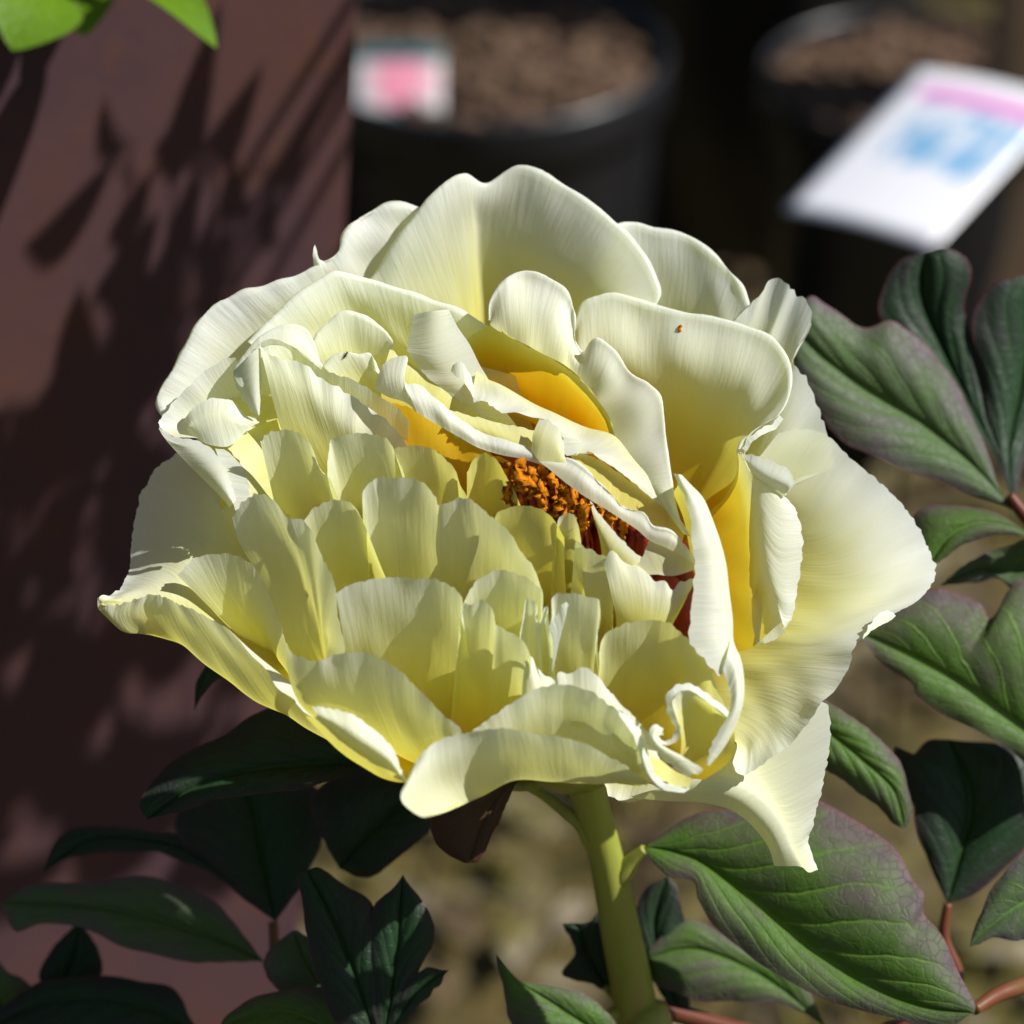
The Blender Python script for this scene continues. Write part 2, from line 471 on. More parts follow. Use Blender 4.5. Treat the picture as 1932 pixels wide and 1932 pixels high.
petal(flower, D("1470,815,130|1520,810,122|1562,822,116|1600,860,110|1660,910,106|1705,955,104|1742,1012,106|1763,1065,116|1763,1092,130|1745,1122,160|1700,1150,205|1640,1190,262|1615,1215,285|1600,1262,305|1560,1320,330|1520,1370,335|1470,1420,340|1430,1446,342|1395,1460,345|1380,1440,345",
    "1400,900,120|1440,905,112|1480,925,108|1520,960,108|1560,1000,118|1590,1040,130|1612,1075,144|1622,1105,158|1620,1128,170|1605,1152,190|1578,1178,214|1545,1205,236|1528,1225,240|1510,1255,248|1485,1295,256|1460,1335,266|1440,1368,278|1420,1392,290|1405,1412,300|1390,1404,310",
    "1290,980,20|1310,985,15|1330,995,15|1350,1010,20|1365,1030,25|1380,1055,35|1390,1080,48|1395,1105,60|1395,1130,75|1390,1155,92|1380,1180,110|1370,1205,128|1360,1230,140|1350,1255,155|1340,1280,170|1330,1305,185|1320,1330,205|1312,1350,222|1308,1370,240|1310,1385,255",
    "1120,1330,-15|1130,1345,-10|1140,1360,0|1140,1380,10|1135,1400,20", g=[.02, .26, .58, 1], fine=1.2, jag=1.0),
    D("1685,1156,225|1672,1152,236|1655,1162,252|1640,1180,268|1628,1202,285", "1690,1162,224|1678,1172,236|1662,1180,252|1645,1190,268|1628,1206,286", g=[0, .1], wob=.3))
# bottom right hanging petal
petal(flower, D("1500,1340,230|1556,1325,242|1567,1380,237|1562,1430,228|1548,1500,214|1534,1555,205|1526,1590,200|1543,1641,205",
    "1330,1440,262|1390,1440,262|1430,1455,262|1455,1490,258|1475,1530,250|1492,1570,240|1503,1605,232|1522,1644,226",
    "1290,1478,285|1330,1463,292|1370,1470,295|1410,1490,292|1440,1512,285|1470,1552,272|1490,1598,255|1506,1634,240",
    "1225,1492,278|1290,1488,290|1340,1490,296|1385,1505,296|1420,1530,288|1450,1565,274|1470,1605,256|1482,1634,240",
    "1190,1502,255|1260,1511,268|1320,1514,275|1370,1525,274|1405,1545,266|1432,1575,254|1452,1605,242|1462,1632,232", g=[.05, .22, .16, .2, .2], fine=1.2, jag=1.2, wob=.6),
    D("1145,1488,215|1156,1506,218|1185,1513,222|1225,1506,228|1280,1500,240", "1120,1450,150|1160,1455,165|1200,1460,185|1250,1465,205|1300,1470,225", "1085,1420,60|1100,1420,60|1115,1420,60|1130,1420,60|1145,1420,60", g=[.1, .4, .8]))
# --- left wing petal: far inner face and near outer face
petal(flower, D("350,842,70|300,880,70|270,925,85|254,980,110|247,1045,150|240,1085,195|220,1115,250|184,1129,304",
    "450,950,190|425,985,196|400,1015,206|378,1045,220|345,1075,238|308,1103,260|260,1124,284|190,1134,305",
    "620,1120,140|560,1140,165|500,1155,190|450,1165,216|400,1168,242|340,1162,270|270,1153,294|192,1141,307", "660,1215,150|590,1240,172|530,1250,196|475,1245,220|415,1220,245|350,1195,268|280,1172,292|195,1146,306", g=[.02, .22, .4, .5], wob=1.2),
    D("575,1345,452|520,1288,412|465,1222,380|420,1181,358|360,1150,340|320,1131,330|290,1121,324|250,1133,318|215,1141,311|184,1129,305",
    "670,1400,440|605,1345,405|535,1275,372|470,1250,345|395,1205,322|338,1175,312|288,1155,310|245,1160,310|213,1163,308|184,1138,305",
    "772,1469,420|700,1446,390|620,1400,350|555,1358,325|480,1320,300|400,1262,280|340,1216,276|280,1198,284|232,1190,294|186,1150,303",
    "900,1430,200|800,1400,220|720,1360,225|650,1310,225|580,1270,225|500,1225,230|430,1190,240|340,1175,285|270,1165,298|192,1145,306", g=[.05, .25, .4, .6], wob=.8))
petal(flower, D("335,1085,290|367,1054,292|412,1045,293|443,1047,294|477,1066,295|503,1097,296|518,1131,297|528,1172,297|540,1210,297|562,1265,297",
    "400,1150,250|425,1145,250|448,1145,251|468,1155,252|485,1172,254|500,1192,256|512,1215,259|524,1240,263|540,1265,268|562,1295,274",
    "560,1290,200|580,1290,200|600,1295,200|620,1300,200|640,1310,205|650,1320,210|660,1330,215|670,1340,220|680,1350,225|690,1360,230",
    "990,1400,30|1000,1410,30|1010,1420,30", g=[.08, .35, .6, 1]))
petal(flower, D("443,673,222|416,682,230|367,716,240|333,754,248|303,790,258|299,806,264",
    "482,752,165|455,765,178|420,780,196|380,795,218|345,808,244|312,815,264",
    "500,850,190|470,845,215|440,838,242|402,832,262|365,826,276|330,824,274",
    g=[0, .12, .2], wob=.6),
    D("446,944,306|436,912,302|421,876,298|398,846,292|367,830,284|332,825,274|301,806,264",
    "440,950,312|422,920,308|402,888,303|376,858,296|350,840,288|322,832,276|300,807,265",
    "432,957,300|401,922,296|367,888,290|338,858,284|318,836,277|306,820,270|299,808,265", g=[0, .08, .1], wob=.3),
    D("424,848,278|455,878,282|471,925,286|467,956,290", "406,846,278|416,876,286|430,916,292|444,963,294", g=[0, .02], wob=.2),
    D("420,835,262|455,878,281|471,925,285|467,956,288|480,990,288", "530,790,215|540,850,215|545,900,220|550,945,228|560,990,236", "760,1170,120|760,1200,120|770,1230,120|780,1260,120|790,1290,120", g=[.28, .45, .9], wob=.3))
petal(flower, D("352,800,205|400,770,200|450,750,190|520,740,180|590,740,175", "400,880,196|440,880,190|490,880,184|550,880,178|610,880,172", "430,1000,186|480,1000,178|530,1005,170|590,1010,162|640,1020,155", "960,1350,10|970,1350,10|980,1350,10|990,1350,10|1000,1350,10", g=[.3, .45, .6, 1], wob=.5))
petal(flower, D("350,797,256|360,773,254|390,754,250|420,752,248|443,761,248|462,780,250|484,787,252", "356,803,274|368,795,276|392,785,276|415,782,274|436,788,272|456,797,268|484,793,256",
    "352,811,268|382,834,276|410,842,280|430,842,278|450,830,272|470,808,264|490,797,256", g=[0, .12, .05], wob=.5))
petal(flower, D("439,701,244|458,671,242|488,637,236|518,618,230|548,612,226|575,618,224|586,633,224|597,660,226|611,690,228",
    "448,722,258|470,700,258|494,668,254|520,648,246|545,640,240|563,646,236|578,660,234|592,678,232|610,692,230",
    "560,760,200|570,750,200|590,740,200|610,735,200|630,735,200|650,735,200|660,740,200|670,745,200|680,750,200", g=[0, .05, .3], roll=8, wob=.5),
    D("439,701,245|443,722,250|455,747,257|470,771,262|486,787,264", "470,672,262|474,700,266|478,730,270|482,760,270|488,784,267", "492,650,258|492,682,262|494,712,264|492,748,266|490,782,266", g=[0, .03, .1], wob=.3))
petal(flower, D("492,645,252|518,640,250|556,656,249|601,694,250|640,708,252|665,716,254|714,746,257|744,765,260|772,792,263",
    "505,720,225|530,720,225|565,735,225|605,765,225|640,785,228|670,800,230|710,825,234|740,845,238|770,870,242",
    "800,1150,150|810,1150,150|820,1150,150|830,1150,150|840,1150,150|850,1150,150|860,1150,150|870,1150,150|880,1150,150", g=[.05, .35, .9], wob=.6))
petal(flower, D("490,653,262|508,668,266|533,678,268|571,686,270|609,716,272|646,735,274|684,761,276|720,786,279|745,808,282|765,836,286|782,866,290",
    "506,718,276|528,722,279|556,730,281|586,748,283|616,772,285|645,792,287|672,810,288|702,830,289|726,848,290|750,868,291|772,890,292",
    "524,790,270|550,795,272|580,805,274|610,825,276|638,842,278|664,856,279|690,868,280|714,880,281|736,892,282|756,906,283|775,920,284",
    "820,1200,240|830,1200,240|840,1200,240|850,1200,240|860,1200,240|870,1200,240|880,1200,240|890,1200,240|900,1200,240|910,1200,240|920,1200,240",
    g=[.03, .18, .35, .9], fine=1.4))
# --- shoulder petals behind the heart
petal(flower, D("468,645,210|500,612,195.8|545,568,177.6|590,535,161.4|625,514,149.2|650,516,142|690,525,134.8|740,540,128.6|800,560,124.4|860,582,124.2|905,606,126|950,640,130.8",
    "540,700,150|565,670,140|600,640,128|632,618,120|660,602,112|690,602,106|720,612,102|760,628,98|812,648,96|865,668,96|915,690,100|975,720,110",
    "780,900,40|800,880,35|820,865,30|840,850,25|860,840,22|880,835,20|900,835,20|920,835,22|945,840,25|970,850,30|1000,865,40|1030,880,50", BK,
    g=[0, .22, .6, 1], roll=26))
petal(flower, D("588,648,196|604,620,194|646,586,188|684,596,184|722,618,184|742,642,186", "605,700,178|635,690,172|662,680,168|690,682,165|714,692,165|740,705,166",
    "850,950,90|870,950,90|890,950,90|910,950,90|930,950,90|950,950,90", g=[.02, .28, .9], roll=6))
petal(flower, D("611,690,230|627,671,228|650,663,226|676,668,224|700,666,222|707,698,226", "640,728,222|660,718,216|682,715,212|702,722,210|722,732,210|738,745,212",
    "850,1000,150|870,1000,150|890,1000,150|910,1000,150|930,1000,150|950,1000,150", g=[0, .3, .9], roll=5, wob=1.4))
petal(flower, D("780,597,212|769,648,210|773,668,208|800,705,212|835,735,218|880,765,226|930,800,236", "812,588,226|812,640,222|822,678,220|846,708,222|872,735,226|905,768,232|945,800,240",
    "847,584,214|863,616,210|886,650,210|905,688,214|924,720,222|950,770,232|980,810,242", g=[.04, .1, .04], wob=.6),
    D("780,597,212|790,592,216|812,588,220|830,588,218|847,584,214", "776,620,204|788,620,206|808,620,206|830,622,204|852,622,204", g=[0, .1], wob=.3))
petal(flower, D("735,660,196|780,690,202|840,730,212|900,768,226|960,800,240", "720,715,222|770,740,226|820,770,236|880,800,248|950,830,260", "900,1050,150|920,1050,150|940,1050,150|960,1050,150|980,1050,150", g=[.3, .5, .95]))
# tongue petal running down the right side of the heart
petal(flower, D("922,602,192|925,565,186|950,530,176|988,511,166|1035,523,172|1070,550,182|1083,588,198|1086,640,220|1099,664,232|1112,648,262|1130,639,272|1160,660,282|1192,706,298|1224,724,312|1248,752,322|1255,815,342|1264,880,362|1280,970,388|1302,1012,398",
    "924,608,196|934,592,196|955,578,196|986,574,198|1020,590,205|1048,612,216|1066,636,230|1078,664,244|1090,682,256|1104,684,272|1120,688,282|1140,702,290|1165,735,302|1188,755,314|1206,785,324|1216,840,342|1232,890,358|1262,955,386|1296,1010,398",
    "926,614,198|940,624,206|960,634,216|985,647,226|1010,660,236|1035,672,246|1055,684,254|1075,696,262|1085,704,268|1095,714,274|1105,726,280|1118,740,287|1132,759,294|1147,782,302|1158,817,312|1172,864,328|1195,897,344|1240,942,374|1290,1007,396",
    g=[0, .1, .3], roll=10, wob=.7),
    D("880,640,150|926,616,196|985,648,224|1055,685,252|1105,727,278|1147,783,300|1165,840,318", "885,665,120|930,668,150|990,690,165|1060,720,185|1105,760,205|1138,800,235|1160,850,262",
      "900,720,60|940,730,70|995,745,82|1055,775,100|1095,800,120|1130,828,150|1158,860,185", "1000,950,20|1020,950,30|1040,955,40|1060,960,50|1080,965,60|1100,970,70|1120,975,80", g=[.38, .76, .92, 1.0], wob=.4))  # petal gold, deepened through g to stand for shade in the hollow
# right shoulder petal
petal(flower, D("1084,610,85|1095,576,85|1120,560,87|1160,553,88|1220,573,93|1290,588,103|1360,602,113|1420,620,125|1460,640,139|1487,680,164|1493,715,183|1489,750,202|1470,782,221|1440,800,238|1414,822,246|1399,846,252",
    "1090,680,102|1100,665,100|1125,650,98|1160,650,98|1215,662,102|1280,676,112|1345,690,124|1395,708,138|1420,732,154|1438,762,160|1440,785,176|1432,802,192|1424,814,208|1412,826,224|1400,838,240|1392,852,250",
    "1110,800,40|1130,795,38|1155,790,38|1190,790,40|1230,795,48|1270,805,58|1310,820,72|1345,838,88|1365,855,88|1378,872,107|1384,888,127|1386,900,147|1386,910,167|1386,915,187|1386,915,207|1384,905,224",
    "1140,1020,-20|1155,1020,-20|1170,1020,-20|1185,1020,-18|1200,1022,-15|1215,1025,-10|1230,1030,-5|1240,1035,2|1250,1040,10|1255,1045,18|1260,1050,25|1262,1055,32|1265,1060,40|1268,1065,48|1270,1070,55|1272,1075,62", BK,
    g=[0, .14, .45, .90, 1], roll=28, wob=.8),
    D("1470,930,282|1500,960,292|1514,1010,306|1512,1060,316|1503,1120,326|1496,1160,331|1478,1190,335", "1440,900,280|1468,950,296|1474,1010,312|1476,1065,322|1478,1120,332|1480,1158,335|1477,1186,337",
      "1398,855,252|1422,905,272|1430,960,288|1435,1020,302|1443,1080,314|1458,1130,324|1473,1175,335", "1386,900,205|1400,945,212|1405,990,220|1408,1040,232|1412,1095,246|1420,1150,262|1430,1215,276",
      "1320,960,80|1330,1000,85|1335,1040,92|1338,1085,102|1340,1130,115|1342,1180,132|1345,1240,150", "1180,1250,0|1190,1260,0|1200,1270,5|1210,1280,10|1215,1290,15|1220,1310,20|1220,1340,25",
      g=[0, .06, .1, .58, .85, 1], wob=.7, fine=1.2),
    D("1404,855,266|1430,861,282|1460,871,294|1490,889,302|1499,912,304|1486,931,300", "1402,865,272|1424,882,288|1448,898,299|1470,909,305|1486,920,304|1484,932,300",
      "1398,852,255|1412,884,268|1432,908,276|1452,922,282|1468,932,286|1482,936,292", g=[0, .02, .05], wob=.5),
    D("1428,1216,284|1446,1212,288|1464,1206,291|1481,1194,294", "1420,1180,280|1434,1170,286|1450,1165,290|1468,1165,294", "1418,1130,270|1432,1100,280|1446,1090,288|1462,1100,292", g=[0, .18, .3], wob=.3),
    D("1470,782,232|1455,800,240|1430,812,248|1412,828,254|1400,846,258", "1478,790,236|1462,810,244|1436,822,252|1418,836,258|1408,852,262", g=[0, .02], wob=.8))
# --- ridge petals over the stamens
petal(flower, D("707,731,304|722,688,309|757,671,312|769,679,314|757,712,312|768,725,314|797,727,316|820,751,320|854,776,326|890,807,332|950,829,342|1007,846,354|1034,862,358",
    "708,733,308|728,718,318|748,715,324|762,720,326|767,738,328|780,752,330|806,762,332|830,780,336|860,800,341|898,828,347|948,844,353|998,857,360|1033,870,363",
    "707,735,306|735,750,314|760,757,322|775,766,326|781,774,329|795,783,332|815,796,335|837,808,338|865,824,342|905,846,347|945,858,352|985,866,357|1032,880,361", g=[0, .03, .08], wob=.8, fine=1.3, jag=.6),
    D("846,772,300|890,785,302|940,797,306|1017,814,316", "865,797,316|905,810,322|955,828,332|1022,855,345", "900,838,320|930,845,325|970,856,332|1025,872,345", g=[.3, .4, .6], wob=.4),
    D("700,752,236|760,765,242|840,800,252|905,845,262|965,872,270", "715,830,248|775,855,254|845,885,260|905,915,266|965,945,272", "850,1100,220|870,1100,225|900,1100,230|930,1100,235|960,1100,240", g=[.78, .88, .97], wob=.5))  # last patch: gold wall under the ridge, g raised to suggest shade
petal(flower, D("894,760,292|915,757,297|950,778,306|1022,789,321|1048,808,331|1075,853,346|1120,858,354|1188,905,370|1292,992,386",
    "892,738,268|925,745,275|980,765,290|1045,795,308|1085,822,324|1120,845,340|1160,868,350|1215,910,366|1288,988,384",
    "900,700,236|921,716,244|969,739,257|1045,780,277|1101,803,294|1160,824,314|1200,860,332|1250,920,357|1286,985,378",
    "920,760,180|950,775,185|990,790,195|1060,825,215|1110,850,235|1160,880,260|1200,920,285|1240,970,320|1275,1010,350", g=[0, .1, .3, .7], wob=1.0),
    D("849,698,262|864,682,266|880,694,268|891,716,270|895,750,276", "853,706,268|866,714,274|880,728,278|889,742,280|894,757,282", g=[0, .06], wob=.6),
    D("1045,803,332|1055,812,338|1062,832,344|1058,852,349|1072,860,352", "1062,806,334|1075,818,340|1092,832,345|1100,846,350|1082,858,353", g=[0, .02], wob=.3))
petal(flower, D("1018,790,345|1036,794,350|1052,806,356|1062,830,362|1066,862,368", "1006,818,356|1022,826,364|1038,836,368|1052,850,372|1068,872,374", "1003,850,360|1014,866,368|1028,874,372|1046,880,374|1068,888,376", g=[.1, .3, .3], wob=.3),
    D("1005,848,354|1054,860,366|1088,874,375|1110,891,380|1142,918,390|1174,953,400|1214,967,406|1232,994,412|1268,1004,417|1294,1030,421|1314,1058,424",
      "1010,858,364|1042,872,374|1076,890,382|1104,912,389|1140,938,397|1174,966,405|1208,985,411|1230,1008,416|1264,1018,421|1292,1040,423|1312,1060,425",
      "1013,867,365|1032,882,374|1064,908,384|1102,936,391|1142,960,399|1176,982,406|1203,1000,411|1226,1020,416|1258,1034,420|1290,1052,423|1310,1063,425", g=[0, .08, .2], roll=4, wob=.8),
    D("1068,850,330|1120,862,337|1190,908,352|1250,950,368|1292,1002,384", "1095,885,352|1135,922,364|1172,960,372|1225,1002,384|1285,1030,394", g=[.45, .55], wob=.3),
    D("1190,1064,408|1212,1052,407|1226,1020,405|1258,1026,408|1288,1046,413|1313,1062,418", "1204,1078,412|1230,1076,413|1250,1070,414|1272,1068,416|1295,1070,418|1313,1068,420", "1215,1085,414|1240,1084,416|1256,1086,417|1274,1086,418|1296,1080,420|1313,1074,421", g=[.2, .3, .2], wob=.3))
petal(flower, D("1113,944,398|1136,976,402|1165,1010,405|1190,1035,406|1214,1056,406", "1120,975,404|1134,1000,408|1154,1026,410|1175,1046,411|1200,1065,411", "1130,1010,402|1140,1035,404|1152,1055,406|1170,1070,408|1195,1080,410", "1100,1250,250|1110,1250,250|1120,1250,250|1130,1250,250|1140,1250,250", g=[.12, .35, .55, 1], wob=.4))
petal(flower, D("1140,1062,414|1155,1037,416|1178,1061,418|1208,1070,420|1234,1095,424|1255,1098,427|1268,1111,429|1285,1098,429|1311,1091,430",
    "1150,1105,430|1168,1108,433|1194,1112,436|1218,1120,438|1238,1130,438|1256,1136,438|1272,1138,436|1288,1126,434|1306,1106,432",
    "1160,1150,434|1178,1158,438|1198,1164,440|1216,1168,441|1232,1172,441|1248,1174,440|1262,1174,438|1276,1158,436|1298,1122,434",
    "1110,1330,280|1120,1330,280|1130,1330,280|1140,1330,280|1150,1330,280|1160,1330,280|1170,1330,280|1180,1330,280|1190,1330,280", g=[.08, .25, .45, 1], fine=1.5, wob=.7))
# --- inner front petals
def fan(rim, base, g=(.1, .35, .7), belly=.45, bt=26, **kw):
    """a petal standing on a narrow base: rim string, base (u,v,t,width)"""
    r = P(rim) if isinstance(rim, str) else rim
    n = len(r)
    s = np.linspace(-1, 1, n)
    b0 = np.c_[base[0] + s * base[3], base[1] + 0 * s, base[2] + 0 * s]
    m1 = r * (1 - belly) + b0 * belly
    m1[:, 2] += .5 * bt * (1 - .6 * s ** 2)
    return D(r, m1, b0, g=list(g), **kw)
FB = (900, 1420, 300, 60)
petal(flower, fan("492,835,326|505,818,328|537,811,329|559,814,330|582,838,332|605,880,335|622,905,338", (740, 1400, 0, 120), (.12, .38, .85), .35, 20))
petal(flower, fan("616,895,338|622,850,338|628,829,338|658,818,339|714,822,342|744,846,345|758,885,348", (800, 1400, 10, 120), (.12, .42, .85), .35, 22, fine=1.4))
petal(flower, fan("744,848,348|778,840,351|805,845,353|827,852,355|855,884,360|878,935,365|890,970,368", (880, 1400, 20, 110), (.30, .52, .9), .35, 18))
petal(flower, fan("880,890,362|905,857,362|932,863,364|951,897,367|974,932,372|992,962,376", (970, 1400, 20, 80), (.42, .62, .95), .35, 14, fine=1.5))
petal(flower, fan("930,985,404|936,968,404|958,958,404|985,955,405|1012,960,406|1031,966,407|1051,988,409|1064,1014,411", (1000, 1400, 90, 80), (.40, .58, .9), .3, 16, fine=1.4))
petal(flower, fan("1050,1000,409|1054,980,410|1064,970,410|1075,968,411|1086,978,412|1096,1012,414|1100,1040,416", (1060, 1400, 100, 45), (.2, .5, .9), .3, 12))
petal(flower, fan("1088,1018,416|1105,1030,417|1128,1046,419|1150,1062,421|1160,1080,422|1160,1100,424|1154,1140,426", (1100, 1400, 110, 60), (.12, .45, .9), .3, 14, fine=1.4))
petal(flower, fan("566,992,408|590,962,410|612,948,411|640,943,412|664,950,414|683,982,416|700,1020,418", (740, 1400, 80, 110), (.18, .45, .75), .35, 26, fine=1.5))
petal(flower, fan("692,1000,418|685,930,418|707,906,418|723,901,418|767,901,419|800,913,420|823,939,421|831,952,421|869,940,423|893,946,424|917,966,426|950,993,428|977,1030,430|1004,1068,432|1022,1110,434|1020,1160,436", (860, 1400, 80, 150), (.10, .32, .7), .35, 30, fine=1.4))
petal(flower, fan("875,1140,464|884,1116,464|898,1096,464|920,1082,465|940,1077,466|965,1080,467|988,1088,468|1010,1105,470|1022,1117,472|1018,1145,474", (955, 1410, 220, 80), (.10, .35, .7), .35, 22))
petal(flower, fan("634,1120,535|660,1103,527|684,1096,520|741,1090,503|797,1090,490|835,1097,489|862,1118,491|873,1144,493|876,1180,495", (800, 1400, 250, 120), (.06, .26, .6), .38, 30, fine=1.7))
petal(flower, fan("866,1200,496|873,1142,496|890,1137,496|906,1130,497|918,1138,498|927,1150,499|936,1180,500|955,1186,502|985,1212,504|1000,1239,506|996,1275,508", (915, 1410, 300, 70), (.08, .28, .6), .38, 24, fine=1.2))
petal(flower, fan("980,1195,486|988,1150,486|993,1130,486|1003,1133,487|1013,1141,487|1010,1162,488|1018,1172,489|1027,1147,490|1034,1145,490|1030,1178,491|1042,1195,492", (1020, 1410, 300, 40), (.04, .16, .6), .35, 10, wob=.6),
    fan("1036,1200,494|1040,1160,493|1044,1126,493|1068,1118,494|1090,1120,495|1108,1127,496|1128,1128,497|1132,1142,498|1130,1180,499|1126,1215,500", (1085, 1400, 300, 45), (.03, .2, .6), .38, 6, fine=1.5),
    D("1035,1183,500|1052,1158,502|1062,1140,503|1076,1137,503", "1042,1200,504|1056,1180,506|1066,1158,506|1074,1140,504", "1042,1270,508|1050,1235,508|1056,1200,507|1066,1165,506", g=[0, .03, .06], wob=.4))
petal(flower, fan("1128,1235,472|1143,1196,472|1181,1176,472|1219,1171,472|1264,1176,470|1288,1192,468|1307,1218,466|1332,1251,464|1352,1285,462|1365,1330,458", (1230, 1440, 270, 110), (.22, .42, .72), .4, 26))
# --- strips on the right of the heart
petal(flower, D("1272,893,405|1300,965,427|1306,1028,442|1311,1070,452|1304,1149,470|1300,1206,484|1312,1226,490|1335,1252,496|1356,1275,500|1367,1264,501",
    "1280,895,412|1312,955,428|1328,1017,442|1338,1068,454|1340,1149,472|1340,1202,485|1348,1222,488|1358,1242,491|1368,1258,494|1372,1262,496",
    "1287,897,402|1326,942,412|1351,1005,427|1366,1066,440|1375,1149,457|1378,1198,468|1382,1215,474|1386,1228,478|1388,1245,484|1378,1260,494",
    "1270,930,340|1290,980,345|1300,1030,350|1310,1080,355|1310,1140,365|1310,1190,370|1312,1220,375|1315,1240,380|1318,1260,385|1320,1270,390", g=[0, .02, .1, .5], wob=.6, fine=.6),
    D("1364,1262,502|1376,1300,508|1379,1330,511|1371,1356,514|1352,1386,516|1340,1412,516|1333,1440,516", "1372,1235,496|1388,1272,508|1391,1308,514|1387,1342,517|1370,1378,518|1352,1412,518|1335,1443,518",
      "1378,1205,474|1397,1241,484|1404,1285,494|1402,1330,502|1387,1372,507|1364,1414,511|1338,1446,514", g=[0, .05, .1], wob=.4))
petal(flower, D("1376,1342,514|1350,1322,520|1332,1307,524|1309,1292,528|1290,1289,530|1275,1294,532|1262,1304,535|1256,1320,538|1260,1345,543|1272,1371,546|1270,1388,548|1254,1399,548|1243,1389,546|1250,1377,542",
    "1372,1352,521|1348,1334,527|1328,1319,531|1308,1305,535|1292,1302,537|1281,1306,539|1272,1314,542|1268,1326,545|1272,1346,549|1282,1370,552|1279,1394,554|1258,1406,554|1236,1394,552|1244,1374,548",
    g=[0, .02], wob=.6),
    D("1374,1350,518|1348,1332,524|1328,1317,528|1308,1303,532|1290,1302,534|1278,1310,538|1270,1326,542|1278,1366,549", "1385,1380,490|1360,1355,492|1336,1338,495|1316,1330,498|1300,1335,500|1290,1350,505|1284,1370,515|1284,1385,530",
      "1380,1430,455|1360,1420,458|1340,1415,460|1320,1415,462|1305,1420,465|1295,1425,470|1288,1425,480|1284,1420,500", "1330,1470,380|1320,1470,380|1310,1470,380|1300,1470,380|1290,1470,380|1280,1470,380|1270,1470,390|1265,1470,400", g=[.1, .4, .5, .7], wob=.4),
    D("1252,1373,546|1238,1366,551|1226,1376,556|1223,1390,559|1230,1409,562|1245,1426,564|1262,1441,564|1278,1453,563|1297,1467,560", "1250,1379,552|1240,1376,558|1233,1384,562|1233,1395,566|1242,1408,569|1258,1420,570|1276,1433,569|1292,1446,567|1308,1460,563",
      "1252,1386,548|1244,1388,555|1241,1394,559|1246,1403,563|1263,1414,566|1286,1426,566|1306,1438,564|1326,1451,560|1316,1462,558", g=[0, .06, .1], wob=.5))
petal(flower, D("490,1150,225|590,1180,238|660,1185,240|720,1190,240|780,1200,240", "520,1290,215|610,1285,215|670,1290,215|720,1295,215|770,1300,215", "900,1400,60|910,1400,60|920,1400,60|930,1400,60|940,1400,60", g=[.3, .5, .9]))
# --- front petals
petal(flower, D("985,1295,488|1000,1240,486|1015,1262,488|1045,1283,490|1052,1269,492|1076,1269,493|1098,1258,495|1125,1274,498|1155,1311,501|1193,1349,505|1225,1385,508|1245,1430,510",
    "985,1350,510|1005,1320,510|1025,1330,512|1048,1340,513|1062,1340,514|1082,1340,515|1102,1340,516|1125,1350,517|1150,1372,518|1180,1400,518|1205,1425,518|1225,1450,516",
    "1000,1440,430|1020,1440,430|1040,1440,430|1060,1440,430|1080,1440,430|1100,1440,430|1110,1440,430|1120,1440,430|1130,1445,430|1140,1450,430|1150,1455,430|1160,1460,430", g=[.05, .25, .6], wob=.7))
petal(flower, D("880,1388,532|912,1364,538|960,1330,542|1010,1301,546|1060,1291,548|1110,1302,546|1150,1329,543|1190,1360,540|1215,1392,537|1225,1430,534|1242,1468,528",
    "895,1420,525|930,1400,524|970,1380,520|1015,1362,516|1060,1356,514|1105,1364,512|1140,1385,510|1170,1410,508|1192,1434,508|1208,1455,508|1225,1476,512",
    "930,1450,480|960,1440,475|990,1435,470|1025,1430,465|1060,1430,462|1095,1435,460|1120,1445,460|1145,1455,460|1165,1465,462|1185,1475,466|1205,1482,470",
    "1060,1440,200|1065,1440,200|1070,1440,200|1075,1440,200|1080,1440,200|1085,1440,200|1090,1440,200|1095,1440,200|1100,1440,200|1105,1440,200|1110,1440,200", g=[.05, .22, .4, .9], wob=.8),
    D("1165,1340,542|1190,1360,541|1210,1384,540|1222,1412,538|1228,1440,535|1246,1469,529|1264,1480,524|1302,1488,515", "1168,1350,550|1184,1372,551|1198,1396,550|1207,1422,548|1214,1446,545|1228,1472,539|1246,1489,532|1290,1496,520", g=[0, .03], wob=.4),
    D("1220,1436,534|1240,1464,528|1262,1480,522|1300,1488,514", "1235,1425,505|1255,1440,508|1275,1455,510|1305,1468,512", g=[.4, .45], wob=.3))
petal(flower, D("438,977,400|455,950,412|472,938,420|490,933,428|522,946,430|546,975,424|572,986,424|602,1032,414|622,1082,404|638,1140,394|647,1205,384|648,1250,376",
    "452,1025,376|474,1010,386|498,1000,394|520,1000,398|545,1015,396|565,1038,390|582,1060,386|598,1095,378|610,1135,370|620,1180,362|628,1220,354|632,1260,346",
    "500,1105,338|520,1100,344|540,1098,348|556,1100,350|570,1110,350|582,1125,348|594,1142,345|602,1162,342|608,1186,338|612,1210,334|614,1238,328|615,1265,322",
    "550,1222,300|562,1225,300|574,1228,300|584,1232,300|594,1236,299|604,1242,298|612,1250,296|618,1258,294|622,1266,292|625,1276,290|627,1286,288|628,1296,285",
    "860,1410,150|870,1410,150|880,1410,150", g=[.06, .2, .32, .4, .8], wob=1.0, fine=.7, jag=1.3))
